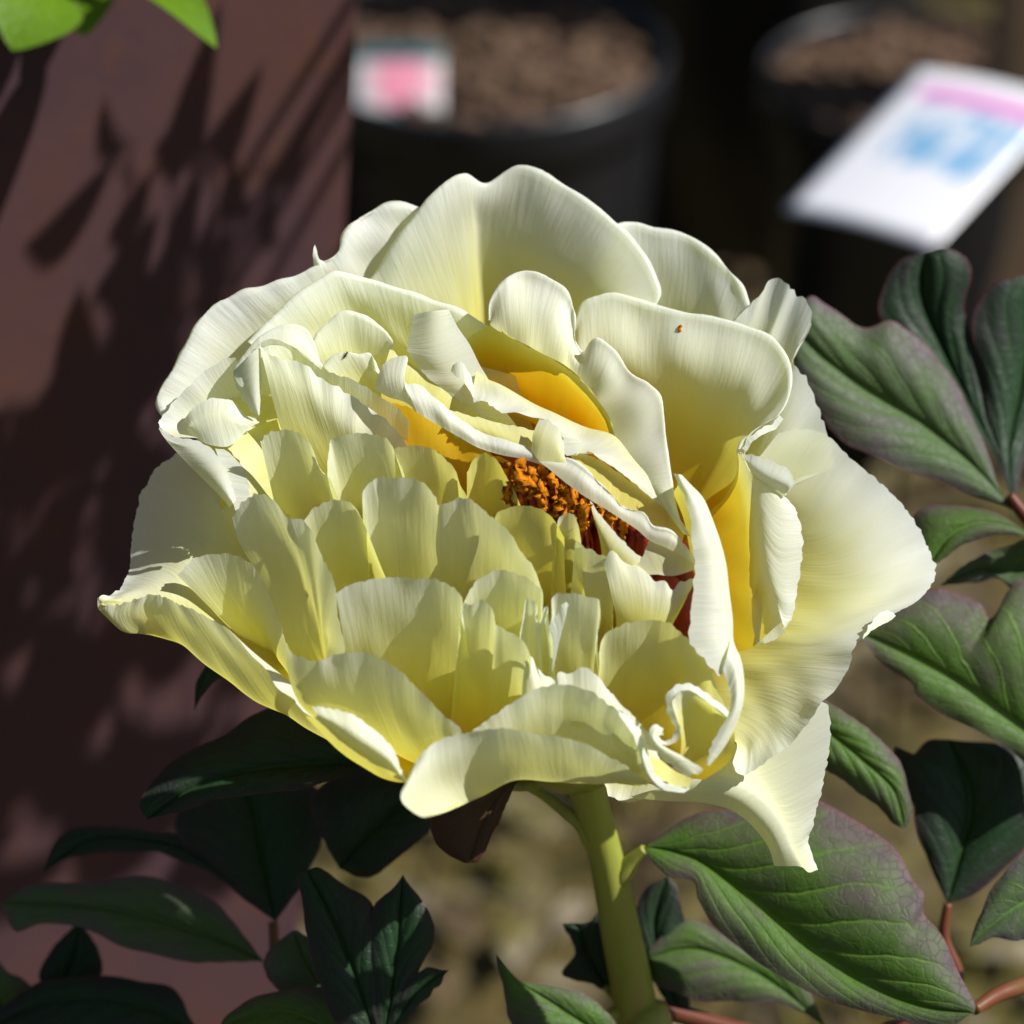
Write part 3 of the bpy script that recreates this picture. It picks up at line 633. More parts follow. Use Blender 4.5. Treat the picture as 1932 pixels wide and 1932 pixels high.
petal(flower, D("541,1213,520|560,1238,532|600,1247,542|640,1233,548|690,1232,554|740,1256,558|790,1300,560|830,1342,560|866,1374,557|882,1394,554",
    "543,1262,508|562,1278,516|605,1288,522|650,1292,524|700,1300,526|745,1320,532|790,1346,540|825,1368,546|855,1386,550|876,1398,552",
    "562,1318,480|588,1334,484|632,1346,488|682,1362,492|730,1378,500|770,1390,510|800,1396,520|830,1400,530|852,1402,540|872,1402,548",
    "930,1430,250|940,1430,250|950,1430,250|960,1430,250|970,1430,250|980,1430,250|985,1430,250|990,1430,250|995,1430,250|1000,1430,250", g=[.05, .22, .34, .9], wob=.8, fine=.8))
petal(flower, D("588,1333,585|620,1336,592|660,1347,597|700,1371,600|740,1412,600|766,1472,596",
    "598,1350,600|632,1366,612|666,1386,616|702,1408,616|738,1438,610|765,1476,600", "578,1352,520|628,1398,545|668,1424,560|706,1447,570|738,1460,575|764,1478,590",
    "900,1440,300|910,1440,300|920,1440,300|930,1440,300|940,1440,300|950,1440,300", g=[.05, .16, .4, .9], wob=.4))
petal(flower, D("770,1472,618|790,1430,614|830,1396,610|900,1379,612|960,1375,614|1020,1385,610|1100,1402,594|1170,1440,556|1224,1474,505",
    "757,1494,650|780,1470,634|830,1440,604|905,1415,584|965,1408,580|1030,1412,574|1100,1428,560|1162,1454,532|1224,1475,500",
    "760,1517,660|790,1508,634|838,1480,578|908,1455,546|968,1438,540|1035,1440,535|1100,1452,525|1158,1466,508|1223,1476,494",
    "790,1541,650|822,1532,612|862,1512,550|914,1489,510|970,1466,500|1040,1469,492|1100,1475,486|1150,1478,480|1220,1477,484",
    "900,1470,440|920,1465,430|945,1460,420|970,1450,410|1000,1445,400|1030,1445,390|1060,1445,380|1090,1450,370|1120,1455,360",
    "1050,1440,100|1060,1440,100|1070,1440,100|1080,1440,100|1090,1440,100|1100,1440,100|1110,1440,100|1120,1440,100|1130,1440,100", g=[.03, .15, .22, .22, .5, .9], wob=.8))

# inner golden petals lining the cup (seen in the gaps)
for (ru, rv, rt, ww, bu, bt_) in ((760, 800, 40, 200, 960, 0), (1000, 760, -20, 190, 1050, -20), (1230, 860, 0, 170, 1130, -10), (1300, 1080, 110, 150, 1180, 30), (700, 1050, 200, 170, 930, 60)):
    s_ = np.linspace(-1, 1, 7)
    rim = np.c_[ru + ww * s_, rv + 50 * s_ ** 2 + 6 * np.sin(5 * s_), rt - 10 + 50 * s_ ** 2]
    petal(flower, fan(rim, (bu, 1380, bt_, 50), (.62, .84, .97), .5, -40))

# stamens
def stamen_mesh(i):
    r = np.random.default_rng(40 + i)
    L = 0.016
    path = np.array([(0, 0, 0), (0.0006, 0, L * .35), (0.0002 + r.uniform(-.001, .001), r.uniform(-.001, .001), L * .7), (r.uniform(-.0015, .0015), r.uniform(-.0015, .0015), L)])
    fv, ff = tube(cr(path, 7), 0.00035, 6)
    n = 11
    top = path[-1]
    bend = r.uniform(-.0016, .0016, 2)
    z = np.linspace(-0.0012, 0.0046, n)
    ap = np.c_[top[0] + bend[0] * (z / .0046) ** 2 + r.normal(0, .00012, n), top[1] + bend[1] * (z / .0046) ** 2 + r.normal(0, .00012, n), top[2] + z]
    ar = 0.00068 * np.sqrt(np.clip(1 - ((z - .0016) / .0034) ** 2, .06, 1)) * (1 + .28 * r.normal(0, 1, n).clip(-1, 1))
    av, af = tube(ap, ar, 9)
    av = [np.array(v) + r.normal(0, .00026, 3) for v in av]
    return mesh_from("stamen_filament", fv, ff), mesh_from("anther", av, af)
st_meshes = [stamen_mesh(i) for i in range(6)]
for fm, am in st_meshes:
    fm.materials.append(M_FILAMENT); am.materials.append(M_ANTHER)
sr = random.Random(5)
def add_stamen(u, v, t, i, spread=14):
    root = W(np.array([[u + sr.uniform(-spread, spread), v + 130, t - 95]]))[0]
    tip = W(np.array([[u, v, t]]))[0]
    d = Vector(tip - root)
    fm, am = st_meshes[i % 6]
    o = bpy.data.objects.new("stamen", fm); COL.link(o); o.parent = flower
    q = d.to_track_quat('Z', 'Y')
    o.rotation_euler = (q @ Vector((0, 0, 1)).rotation_difference(Vector((0, 0, 1)))).to_euler()
    o.location = root
    s_ = d.length / 0.0185
    o.scale = (sr.uniform(.9, 1.4), sr.uniform(.9, 1.4), s_)
    # the anther is joined into the same small object: stamen is the piece
    return o
def stamen_joined(i):
    fm, am = st_meshes[i]
    me = bpy.data.meshes.new("stamen")
    v1 = [tuple(v.co) for v in fm.vertices]; v2 = [tuple(v.co) for v in am.vertices]
    f1 = [tuple(p.vertices) for p in fm.polygons]; f2 = [tuple(x + len(v1) for x in p.vertices) for p in am.polygons]
    me.from_pydata(v1 + v2, [], f1 + f2)
    me.materials.append(M_FILAMENT); me.materials.append(M_ANTHER)
    for k_, p in enumerate(me.polygons):
        p.use_smooth = True
        p.material_index = 0 if k_ < len(f1) else 1
    return me
st_meshes = [(stamen_joined(i), None) for i in range(6)]
cnt = 0
for (u, v) in [(968, 876), (958, 895), (968, 905), (978, 925), (985, 945), (1002, 910), (1006, 930), (995, 955), (1012, 952), (1028, 945), (1035, 958), (1045, 935), (1048, 952),
               (1060, 962), (1072, 955), (1068, 938), (1085, 950), (1080, 968), (1095, 962), (1102, 972), (1055, 975), (1030, 970), (1016, 968), (1150, 968), (1172, 990), (1160, 980),
               (1184, 1000), (990, 935), (1020, 925), (1052, 918), (975, 912), (1078, 985), (1062, 988), (1040, 985), (1100, 985), (1262, 1092), (1290, 1110), (1130, 975), (1140, 990)]:
    add_stamen(u, v, (340 if v < 900 else 380) - (v - 930) * 0.15 + sr.uniform(-40, 10), cnt); cnt += 1
for k_ in range(26):
    u = sr.uniform(960, 1190); v = 872 + (u - 950) * 0.62 + sr.uniform(-15, 60)
    add_stamen(u, v, sr.uniform(290, 330), cnt); cnt += 1
# carpels and the dark red disc
def carpel(u, v, t, h, w):
    tip = W(np.array([[u, v, t]]))[0]
    root = tip - AXIS * h
    prof = [(w * .7, 0), (w * .98, h * .2), (w, h * .45), (w * .8, h * .7), (w * .45, h * .9), (w * .25, h), (w * .3, h * 1.06), (w * .05, h * 1.1)]
    new_obj("carpel", lathe_mesh("carpel", prof, root, AXIS, 14, .06), flower, M_CARPEL)
for a in ((1215, 1015, 375, .024, .0055), (1195, 1000, 360, .022, .005), (1262, 1078, 385, .016, .006), (1290, 1082, 380, .014, .006), (1296, 1112, 395, .010, .004), (1150, 950, 330, .02, .006), (1040, 880, 300, .02, .006), (1090, 910, 320, .02, .006)):
    carpel(*a)
petal(flower, D("880,800,250|950,810,252|1040,840,258|1130,890,268|1220,950,285|1310,1040,305", "890,870,262|960,900,268|1050,940,275|1140,985,285|1225,1040,300|1295,1110,320", "960,1150,180|990,1150,185|1040,1150,190|1090,1160,200|1140,1170,210|1190,1180,220", g=[1, 1, 1]), mat=M_CARPEL, name="disc")

# ------------------------------------------------------------------ stems and leaves of the peony
def ray(u, v):
    d = FWD + (u - 966) * K / DIST * RIGHT + (966 - v) * K / DIST * UP
    return d / np.linalg.norm(d)
def hit_y(u, v, y0):
    d = ray(u, v); return CAM + d * ((y0 - CAM[1]) / d[1])
def hit_z(u, v, z0):
    d = ray(u, v); return CAM + d * ((z0 - CAM[2]) / d[2])

def stem(name, pts, radii, parent, mat, sides=14, n=None, ground=False):
    w = W(P(pts))
    if ground:
        last = w[-1]; dirv = w[-1] - w[-2]
        g1 = np.array((last[0] + dirv[0] * 1.2, last[1] + 0.02, -0.01))
        w = np.vstack([w, (last * .5 + g1 * .5), g1])
    radii = np.asarray(radii, float)
    n = n or 10 * len(w)
    c = cr(w, n)
    rr = np.interp(np.linspace(0, 1, n), np.linspace(0, 1, len(radii)), radii) * K
    V, F = tube(c, rr, sides)
    return new_obj(name, mesh_from(name, V, F), parent, mat)

main_stem = stem("stem", "1085,1425,0|1100,1470,-30|1122,1540,-75|1148,1640,-140|1172,1760,-215|1205,1932,-320|1225,2080,-410", [40, 36, 33, 34, 40, 44, 48, 50, 50], plant, M_STEM, 20, 90, True)
stem("node_sheath", "1165,1655,-140|1140,1640,-125|1115,1590,-95|1098,1555,-85|1075,1535,-90|1030,1500,-100|985,1478,-60", [18, 16, 15, 17, 16, 13, 9], plant, M_STEM)

def leaf(parent, mid, ea, eb, mat, nve=7, quilt=1.0, cup=0.0, name="leaflet", dens=1.0, jag=1.0):
    """midrib and the two edges, each from leaf base to tip"""
    seed_counter[0] += 17
    sd = seed_counter[0]
    m, a, b_ = P(mid), P(ea), P(eb)
    nv = int(110 * dens)
    m_, a_, e_ = (cr(x, nv, byindex=False) for x in (m, a, b_))
    nu = int(61 * dens) | 1
    x = np.linspace(-1, 1, nu)
    X = np.abs(x)[None, :, None]
    left = (x < 0)[None, :, None]
    edge = np.where(left, a_[:, None, :], e_[:, None, :])
    S = m_[:, None, :] * (1 - X) + edge * X
    wdt = np.linalg.norm(edge - m_[:, None, :], axis=2, keepdims=True)
    # each half bulges a little towards the viewer; cup lifts or drops the edges
    S[..., 2] += (0.16 * wdt[..., 0] * np.sin(np.pi * X[..., 0]) + cup * wdt[..., 0] * X[..., 0] ** 2)
    LV = np.linspace(0, 1, nv)[:, None] * np.ones((1, nu)); LU = x[None, :] * np.ones((nv, 1))
    ax = np.abs(LU)
    y = LV * nve - ax ** .8 * nve * .42 + np.sign(LU) * .25
    fr = np.abs(((y + .5) % 1) - .5)                       # 0 on a vein
    ln = np.linalg.norm(np.diff(m_, axis=0), axis=1).sum()
    amp = quilt * ln / nve * .055
    wn_ = np.clip(wdt[..., 0] / (wdt.max() + 1e-6), 0, 1)
    S[..., 2] += amp * (np.sqrt(np.clip(fr * 2, 0, 1)) - .5) * (1 - ax ** 3) * wn_ * np.clip(ax * 6, 0, 1)
    S[..., 2] -= amp * 1.2 * np.exp(-(ax / .05) ** 2)
    S[..., 2] += wnoise(LV + LU * .1, sd, 1, 4) * amp * .7 * ax ** 2
    out = (edge - m_[:, None, :]) / (wdt + 1e-6)
    S = S + out * ((wnoise(LV, sd + 3, 2, 5) * 2.2 + wnoise(LV, sd + 4, 7, 14) * .5) * jag * ax ** 6)[..., None]
    vein = np.maximum(np.clip(1 - fr / .12, 0, 1) * (1 - ax), np.clip(1 - ax / .1, 0, 1))
    me = mesh_from(name, W(S).reshape(-1, 3), grid_faces(nv, nu).tolist(), True,
                   dict(lu=LU.ravel(), lv=LV.ravel(), nve=np.full(nv * nu, nve), vein=vein.ravel()))
    return new_obj(name, me, parent, mat)

def leaf_stalk(pts, radii, mat=None, ground=False):
    return stem("leaf", pts, radii, plant, mat or M_STEM_RED, 10, None, ground)

# large leaf below right of the flower, from the node on the stem
lf = leaf_stalk("1150,1668,-155|1175,1648,-132|1194,1622,-115|1216,1602,-99", [24, 20, 15, 10], M_STEM)
leaf(lf, "1208,1604,-100|1225,1598,-98|1280,1610,-92|1336,1635,-85|1438,1714,-60|1530,1792,-35|1640,1861,-5|1740,1900,20|1838,1912,30",
     "1208,1604,-100|1262,1566,-105|1318,1534,-108|1391,1525,-105|1502,1511,-98|1548,1511,-92|1617,1548,-78|1687,1603,-60|1719,1654,-45|1744,1686,-35|1744,1723,-25|1776,1764,-12|1816,1852,10|1840,1895,25|1838,1912,30",
     "1208,1604,-100|1258,1649,-80|1308,1663,-70|1318,1700,-60|1345,1746,-50|1391,1783,-40|1447,1829,-22|1530,1871,-5|1613,1905,10|1687,1922,20|1779,1938,28|1838,1912,30", M_LEAF, 8, 1.0, dens=1.5)
# leaf right of the lower petals
lf = leaf_stalk("1105,1475,-40|1180,1440,-120|1300,1400,-170|1420,1370,-185|1505,1350,-180", [16, 14, 12, 10, 8], M_STEM_RED)
leaf(lf, "1500,1350,-180|1562,1382,-160|1631,1437,-145|1687,1492,-140|1707,1564,-140",
     "1500,1350,-180|1540,1322,-175|1560,1326,-170|1599,1345,-160|1641,1377,-155|1682,1419,-150|1705,1455,-148|1721,1511,-145|1718,1545,-142|1707,1564,-140",
     "1500,1350,-180|1520,1410,-165|1557,1451,-150|1594,1474,-145|1641,1511,-140|1682,1550,-138|1707,1564,-140", M_LEAF, 6, 1.0, -.2)
# right-hand stem (mostly out of the frame) with its leaves
rs = stem("stem", "2040,1000,-420|2060,1300,-520|2080,1700,-700|2100,2100,-880", [22, 26, 32, 38, 44, 44], plant, M_STEM_RED, 12, None, True)
lf = leaf_stalk("2080,1790,-700|2000,1830,-350|1932,1858,-160|1880,1878,-90|1838,1905,-40", [24, 20, 17, 15, 12], M_STEM_RED)
lf = leaf_stalk("2050,1150,-450|1990,1030,-380|1940,980,-340|1905,935,-330", [20, 17, 14, 11], M_STEM_RED)
leaf(lf, "1915,962,-335|1840,880,-345|1740,800,-350|1640,740,-345|1560,680,-335|1495,620,-330",
     "1915,962,-335|1890,930,-345|1850,820,-360|1810,740,-370|1780,690,-375|1760,660,-372|1720,632,-368|1680,606,-365|1625,617,-360|1560,576,-350|1525,560,-345|1495,620,-330",
     "1915,962,-335|1850,942,-330|1780,912,-325|1700,882,-320|1620,850,-315|1560,800,-318|1500,700,-325|1495,620,-330", M_LEAF_GREY, 6, 1.0)
leaf(lf, "1912,948,-340|1880,860,-420|1830,760,-450|1780,660,-460|1740,560,-455|1745,475,-440",
     "1912,948,-340|1870,850,-400|1800,760,-430|1720,690,-440|1660,590,-440|1690,500,-440|1745,475,-440",
     "1912,948,-340|1880,840,-430|1865,740,-470|1840,640,-470|1818,580,-455|1832,505,-440|1790,468,-430|1745,475,-440", M_LEAF_SHADED, 6, 1.0)
leaf(lf, "1912,948,-340|1905,850,-430|1925,740,-470|1940,640,-480|1960,520,-480",
     "1912,948,-340|1878,840,-430|1850,700,-450|1838,600,-450|1870,540,-450|1930,520,-460|1960,520,-480",
     "1912,948,-340|1940,850,-450|1990,740,-500|2020,640,-500|1960,520,-480", M_LEAF_SHADED, 6, 1.0)
lf = leaf_stalk("2050,1150,-450|2010,1060,-300|1960,1020,-230|1945,1012,-215", [16, 14, 11, 9], M_STEM_RED)
leaf(lf, "1950,1014,-215|1905,990,-205|1850,985,-195|1795,1010,-190|1745,1080,-190",
     "1950,1014,-215|1900,978,-225|1860,962,-225|1800,955,-222|1735,960,-215|1715,1010,-205|1745,1080,-190",
     "1950,1014,-215|1900,1010,-190|1850,1016,-180|1790,1046,-178|1745,1080,-190", M_LEAF, 6, .8, -.3)
leaf(lf, "1950,1014,-225|1960,1060,-260|1900,1075,-270|1840,1075,-275|1775,1105,-280",
     "1950,1014,-225|1900,1030,-255|1850,1048,-265|1800,1080,-275|1775,1105,-280",
     "1950,1014,-225|1990,1100,-260|1932,1130,-260|1885,1092,-265|1840,1100,-272|1775,1105,-280", M_LEAF_GREY, 5, .8)
lf = leaf_stalk("2065,1330,-530|2080,1400,-300|2060,1440,-230", [16, 13, 10], M_STEM_RED)
leaf(lf, "2060,1440,-230|1980,1410,-215|1890,1350,-205|1800,1285,-200|1710,1235,-200|1625,1195,-205",
     "2060,1440,-230|2040,1300,-245|1980,1120,-250|1935,1094,-248|1902,1115,-242|1884,1150,-236|1866,1168,-230|1850,1140,-230|1805,1120,-228|1760,1110,-225|1690,1140,-215|1625,1195,-205",
     "2060,1440,-230|1990,1470,-215|1932,1440,-205|1900,1412,-200|1850,1382,-195|1790,1352,-192|1732,1312,-190|1720,1290,-190|1660,1250,-195|1625,1195,-205", M_LEAF, 7, 1.0, dens=1.2)
lf = leaf_stalk("2075,1600,-640|2020,1700,-300|1980,1720,-120", [14, 12, 9], M_STEM_RED)
leaf(lf, "1990,1690,-90|1940,1700,-70|1890,1730,-60|1829,1786,-55", "1990,1690,-90|1970,1600,-100|1932,1608,-95|1890,1650,-80|1850,1720,-65|1829,1786,-55",
     "1990,1690,-90|1980,1770,-60|1932,1776,-50|1880,1771,-50|1829,1786,-55", M_LEAF_GREY, 6, .8)
lf = leaf_stalk("1225,1900,-330|1500,1960,-330|1760,1920,-320|1808,1850,-310|1782,1770,-305|1788,1705,-300", [20, 17, 14, 12, 11, 9], M_STEM_RED)
leaf(lf, "1788,1705,-300|1810,1620,-310|1830,1530,-320|1820,1460,-325|1790,1395,-330",
     "1788,1705,-300|1740,1600,-300|1720,1520,-305|1690,1470,-310|1688,1410,-315|1722,1424,-320|1750,1395,-325|1790,1395,-330",
     "1788,1705,-300|1850,1680,-310|1932,1600,-320|1990,1500,-330|1940,1420,-335|1860,1400,-335|1790,1395,-330", M_LEAF_SHADED, 6, 1.0)
leaf(lf, "1560,1940,-330|1480,1870,-320|1400,1820,-315|1310,1790,-310|1226,1805,-305",
     "1560,1940,-330|1500,1820,-330|1420,1790,-330|1350,1752,-328|1300,1734,-325|1262,1752,-318|1226,1790,-308|1226,1805,-305",
     "1560,1940,-330|1480,1895,-315|1420,1890,-308|1330,1890,-302|1270,1870,-300|1230,1850,-302|1226,1805,-305", M_LEAF, 6, .8)
leaf(lf, "1300,1950,-330|1250,1830,-320|1235,1740,-318|1260,1650,-315", "1300,1950,-330|1225,1840,-320|1200,1740,-318|1215,1680,-316|1260,1650,-315", "1300,1950,-330|1300,1830,-325|1290,1740,-320|1280,1680,-316|1260,1650,-315", M_LEAF_SHADED, 5, .8)
lf = leaf_stalk("1200,1930,-320|1160,1880,-310|1140,1860,-300", [14, 11, 8], M_STEM)
leaf(lf, "1150,1870,-300|1110,1800,-290|1090,1750,-285|1060,1742,-280", "1150,1870,-300|1090,1850,-290|1060,1835,-285|1085,1800,-285|1075,1770,-282|1060,1742,-280", "1150,1870,-300|1155,1800,-295|1150,1690,-290|1118,1735,-285|1060,1742,-280", M_LEAF_SHADED, 5, .8)
lf = leaf_stalk("1215,2000,-360|1190,1990,-250|1170,1975,-150", [15, 12, 8], M_STEM)
leaf(lf, "1185,1985,-140|1100,1930,-110|1040,1890,-105|980,1850,-105|938,1800,-110",
     "1185,1985,-140|1160,1925,-125|1120,1888,-120|1060,1860,-118|1000,1854,-115|970,1848,-112|950,1822,-110|938,1800,-110",
     "1185,1985,-140|1100,1990,-100|1010,1985,-95|965,1932,-98|946,1850,-105|938,1800,-110", M_LEAF, 7, 1.0)
# dark red bract hanging under the flower
lf = leaf_stalk("1085,1440,-10|1050,1455,30|1010,1462,50", [14, 11, 8], M_STEM)
leaf(lf, "1010,1450,50|950,1490,55|910,1550,60|885,1628,60", "1010,1450,50|900,1460,75|820,1520,75|812,1560,72|832,1602,66|870,1626,62|885,1628,60", "1010,1450,50|978,1475,45|955,1520,45|932,1570,50|905,1622,56|885,1628,60", M_LEAF_RED, 5, .7)
lf = leaf_stalk("1085,1440,-20|1000,1480,-60|900,1470,-60|760,1440,-40", [15, 13, 11, 8], M_STEM)
leaf(lf, "760,1440,-40|640,1440,-20|500,1450,0|380,1480,10|278,1545,10",
     "760,1440,-40|650,1350,-50|560,1330,-50|480,1345,-45|420,1388,-35|340,1425,-20|285,1480,-5|262,1520,5|278,1548,10",
     "760,1440,-40|680,1455,0|560,1490,20|420,1506,25|340,1530,20|278,1548,10", M_LEAF_SHADED, 7, 1.0)
leaf(lf, "560,1330,-130|480,1270,-120|420,1255,-115|385,1275,-112|366,1342,-110", "560,1330,-130|480,1240,-125|430,1240,-120|395,1250,-118|370,1288,-112|366,1342,-110", "560,1330,-130|480,1300,-118|425,1276,-112|388,1305,-110|366,1342,-110", M_LEAF_SHADED, 5, .6)
lf = leaf_stalk("1215,2010,-370|1000,2060,-380|800,2030,-370|620,1960,-350|530,1850,-335|515,1740,-330", [18, 16, 14, 12, 11, 10], M_STEM_RED)
leaf(lf, "520,1740,-330|500,1650,-350|490,1580,-360|470,1500,-370|440,1440,-375", "520,1740,-330|440,1680,-340|370,1620,-350|330,1560,-360|360,1500,-370|440,1440,-375", "520,1740,-330|580,1650,-350|610,1570,-360|600,1490,-370|520,1450,-372|440,1440,-375", M_LEAF_SHADED, 6, .9)
leaf(lf, "470,1690,-335|380,1615,-350|270,1585,-365|170,1585,-375|80,1645,-380", "470,1690,-335|380,1590,-365|260,1565,-380|170,1558,-388|110,1580,-388|80,1645,-380", "470,1690,-335|400,1650,-335|300,1610,-345|200,1610,-360|130,1620,-370|80,1645,-380", M_LEAF_SHADED, 6, .8)
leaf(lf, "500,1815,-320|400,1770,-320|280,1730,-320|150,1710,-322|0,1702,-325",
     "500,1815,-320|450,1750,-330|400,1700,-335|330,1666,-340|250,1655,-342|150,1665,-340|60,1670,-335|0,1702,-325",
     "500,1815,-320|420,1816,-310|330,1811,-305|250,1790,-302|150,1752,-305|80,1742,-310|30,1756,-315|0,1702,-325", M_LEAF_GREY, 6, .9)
leaf(lf, "640,1640,-225|690,1580,-225|740,1530,-230|800,1480,-235", "640,1640,-225|600,1560,-230|590,1500,-235|680,1450,-240|800,1480,-235", "640,1640,-225|700,1655,-220|760,1610,-220|815,1560,-225|800,1480,-235", M_LEAF_SHADED, 6, .9)
# jagged leaf in front, lower left, coloured as in shade
lf = leaf_stalk("1180,1900,-300|1000,2010,-150|800,2020,-60|720,1980,-40", [17, 15, 12, 9], M_STEM)
leaf(lf, "715,1990,-40|690,1900,-35|655,1800,-35|620,1720,-35|580,1642,-40", "715,1990,-40|630,1920,-30|600,1850,-30|582,1780,-32|568,1700,-36|566,1655,-38|580,1642,-40", "715,1990,-40|722,1900,-38|715,1800,-38|705,1710,-38|650,1668,-40|605,1640,-40|580,1642,-40", M_LEAF_SHADED, 6, .9)
leaf(lf, "715,1990,-40|735,1900,-35|748,1800,-30|755,1720,-30|760,1650,-32", "715,1990,-40|705,1900,-32|698,1800,-30|705,1715,-30|735,1680,-31|760,1650,-32", "715,1990,-40|765,1910,-38|785,1845,-36|800,1815,-35|820,1772,-34|815,1735,-33|790,1690,-32|760,1650,-32", M_LEAF_SHADED, 6, .9)
leaf(lf, "730,1960,-38|780,1880,-30|815,1850,-28|848,1830,-28", "730,1960,-38|750,1880,-30|790,1832,-28|820,1828,-28|848,1830,-28", "730,1960,-38|790,1900,-34|825,1862,-30|848,1830,-28", M_LEAF_SHADED, 5, .7)
leaf(lf, "700,1990,-60|600,1930,-80|520,1905,-90|415,1940,-95", "700,1990,-60|640,1872,-95|560,1866,-105|480,1880,-108|430,1915,-100|415,1940,-95", "700,1990,-60|600,1990,-60|500,1980,-75|415,1940,-95", M_LEAF, 6, .9)
leaf(lf, "640,1900,-150|600,1850,-170|570,1800,-180|555,1755,-185", "640,1900,-150|560,1890,-165|510,1850,-175|500,1800,-180|555,1755,-185", "640,1900,-150|640,1850,-170|610,1790,-180|555,1755,-185", M_LEAF_GREY, 5, .8)
# low leaves at the left corner
ls = stem("stem", "160,1990,-420|150,2100,-480", [22, 24, 26, 28], plant, M_STEM, 12, None, True)
lf = leaf_stalk("160,1990,-420|200,1960,-380|230,1950,-350", [15, 12, 9], M_STEM)
leaf(lf, "380,1960,-340|280,1900,-340|180,1880,-345|90,1890,-350|0,1930,-350", "380,1960,-340|340,1880,-355|270,1850,-362|180,1842,-365|90,1850,-365|0,1900,-355|-30,1940,-350", "380,1960,-340|280,1990,-320|180,1990,-325|90,1990,-330|-30,1940,-350", M_LEAF_SHADED, 6, .8)
leaf(lf, "160,1990,-420|120,1880,-440|140,1800,-450|150,1740,-455", "160,1990,-420|80,1890,-440|90,1800,-450|150,1740,-455", "160,1990,-420|180,1880,-445|190,1800,-450|150,1740,-455", M_LEAF_SHADED, 5, .7)
leaf(lf, "160,1990,-420|40,1930,-420|-10,1860,-420|-20,1780,-420", "160,1990,-420|60,1860,-420|10,1830,-420|-20,1780,-420", "160,1990,-420|20,1960,-420|-60,1880,-420|-20,1780,-420", M_LEAF, 5, .7)

# ------------------------------------------------------------------ ground
def mat_ground():
    m, nt, out = mat_new("ground_litter"); b = NB(nt)
    p = b.geo()
    n1 = b.noise(p, 6.0, 5, 0.6); n2 = b.noise(p, 38.0, 4, 0.6); n3 = b.noise(p, 15.0, 3, 0.5)
    c1 = b.ramp(n1, [(0.35, (0.035, 0.024, 0.010)), (0.5, (0.075, 0.055, 0.012)), (0.62, (0.080, 0.070, 0.009))])
    c2 = b.ramp(n2, [(0.3, (0.55, 0.5, 0.45)), (0.6, (1.1, 1.05, 0.9)), (0.72, (1.7, 1.6, 1.5))])
    col = b.mix(1.0, c1, c2, 'MULTIPLY')
    gr = b.math('MULTIPLY', b.math('SUBTRACT', n3, 0.58, clamp=True), 8.0, clamp=True)
    col = b.mix(gr, col, (0.17, 0.14, 0.10))
    pr = b.n("ShaderNodeBsdfPrincipled"); b.l(col, pr.inputs["Base Color"]); pr.inputs["Roughness"].default_value = 0.9
    b.l(b.bump(n2, 0.8, 0.01), pr.inputs["Normal"]); b.l(pr.outputs[0], out.inputs[0])
    return m
xs = np.unique(np.r_[np.linspace(-1.5, 1.5, 90), np.linspace(-60, -1.5, 12), np.linspace(1.5, 60, 12)])
ys = np.unique(np.r_[np.linspace(-0.5, 3.0, 105), np.linspace(-40, -0.5, 10), np.linspace(3, 90, 14)])
GX, GY = np.meshgrid(xs, ys)
GZ = 0.010 * np.sin(GX * 9 + 1.3 * np.sin(GY * 5)) * np.cos(GY * 8 + GX * 3) + 0.005 * np.sin(GX * 31) * np.sin(GY * 27)
GZ *= np.exp(-(GX ** 2 + (GY - 1) ** 2) / 9) 
ground = new_obj("ground", mesh_from("ground", np.c_[GX.ravel(), GY.ravel(), GZ.ravel()], grid_faces(len(ys), len(xs)).tolist()), None, mat_ground())
tag(ground, "mossy brown soil with litter under the plants", "ground", None, "structure")
# litter: dry leaf bits, chips and pebbles
LV_, LF_ = [], []
lr = np.random.default_rng(3)
for k_ in range(2600):
    x, y = lr.uniform(-.7, .9), lr.uniform(.2, 1.5)
    s_ = lr.uniform(.005, .022); a_ = lr.uniform(0, 6.28); tl = lr.normal(0, .35, 2)
    base = len(LV_)
    for (dx, dy, dz) in ((-1, 0, 0), (-.3, .4, .1), (.6, .35, .15), (1, 0, .05), (.4, -.45, .1), (-.5, -.35, .12)):
        px, py = dx * math.cos(a_) - dy * math.sin(a_), dx * math.sin(a_) + dy * math.cos(a_)
        LV_.append((x + px * s_, y + py * s_, .012 + s_ * (dz * 1.5 + .35 * abs(px * tl[0] + py * tl[1]))))
    LF_.append(tuple(range(base, base + 6)))
M_LITTER = mat_simple("dry_litter", [(0.3, (0.035, 0.02, 0.01)), (0.45, (0.10, 0.068, 0.03)), (0.52, (0.10, 0.085, 0.016)), (0.66, (0.30, 0.25, 0.19))], 14, 0.85)
litter = new_obj("leaf_litter", mesh_from("leaf_litter", LV_, LF_, False), None, M_LITTER)
tag(litter, "dry leaf bits and bark chips scattered on the soil", "leaf litter", None, "stuff")
# grass and moss blades
GV_, GF_ = [], []
for k_ in range(5200):
    cxx, cyy = lr.uniform(-.7, .9), lr.uniform(.3, 1.5)
    if math.sin(cxx * 14 + 2) * math.sin(cyy * 11) < 0.05: continue
    a_ = lr.uniform(0, 6.28); h_ = lr.uniform(.012, .045); w_ = lr.uniform(.0008, .0022); ln_ = lr.normal(0, .4, 2)
    b0 = len(GV_)
    ca, sa = math.cos(a_), math.sin(a_)
    GV_ += [(cxx - w_ * ca, cyy - w_ * sa, -.005), (cxx + w_ * ca, cyy + w_ * sa, -.005), (cxx + .5 * h_ * ln_[0] + w_ * ca, cyy + .5 * h_ * ln_[1] + w_ * sa, h_ * .6), (cxx + .5 * h_ * ln_[0] - w_ * ca, cyy + .5 * h_ * ln_[1] - w_ * sa, h_ * .6), (cxx + h_ * ln_[0], cyy + h_ * ln_[1], h_)]
    GF_ += [(b0, b0 + 1, b0 + 2, b0 + 3), (b0 + 3, b0 + 2, b0 + 4)]
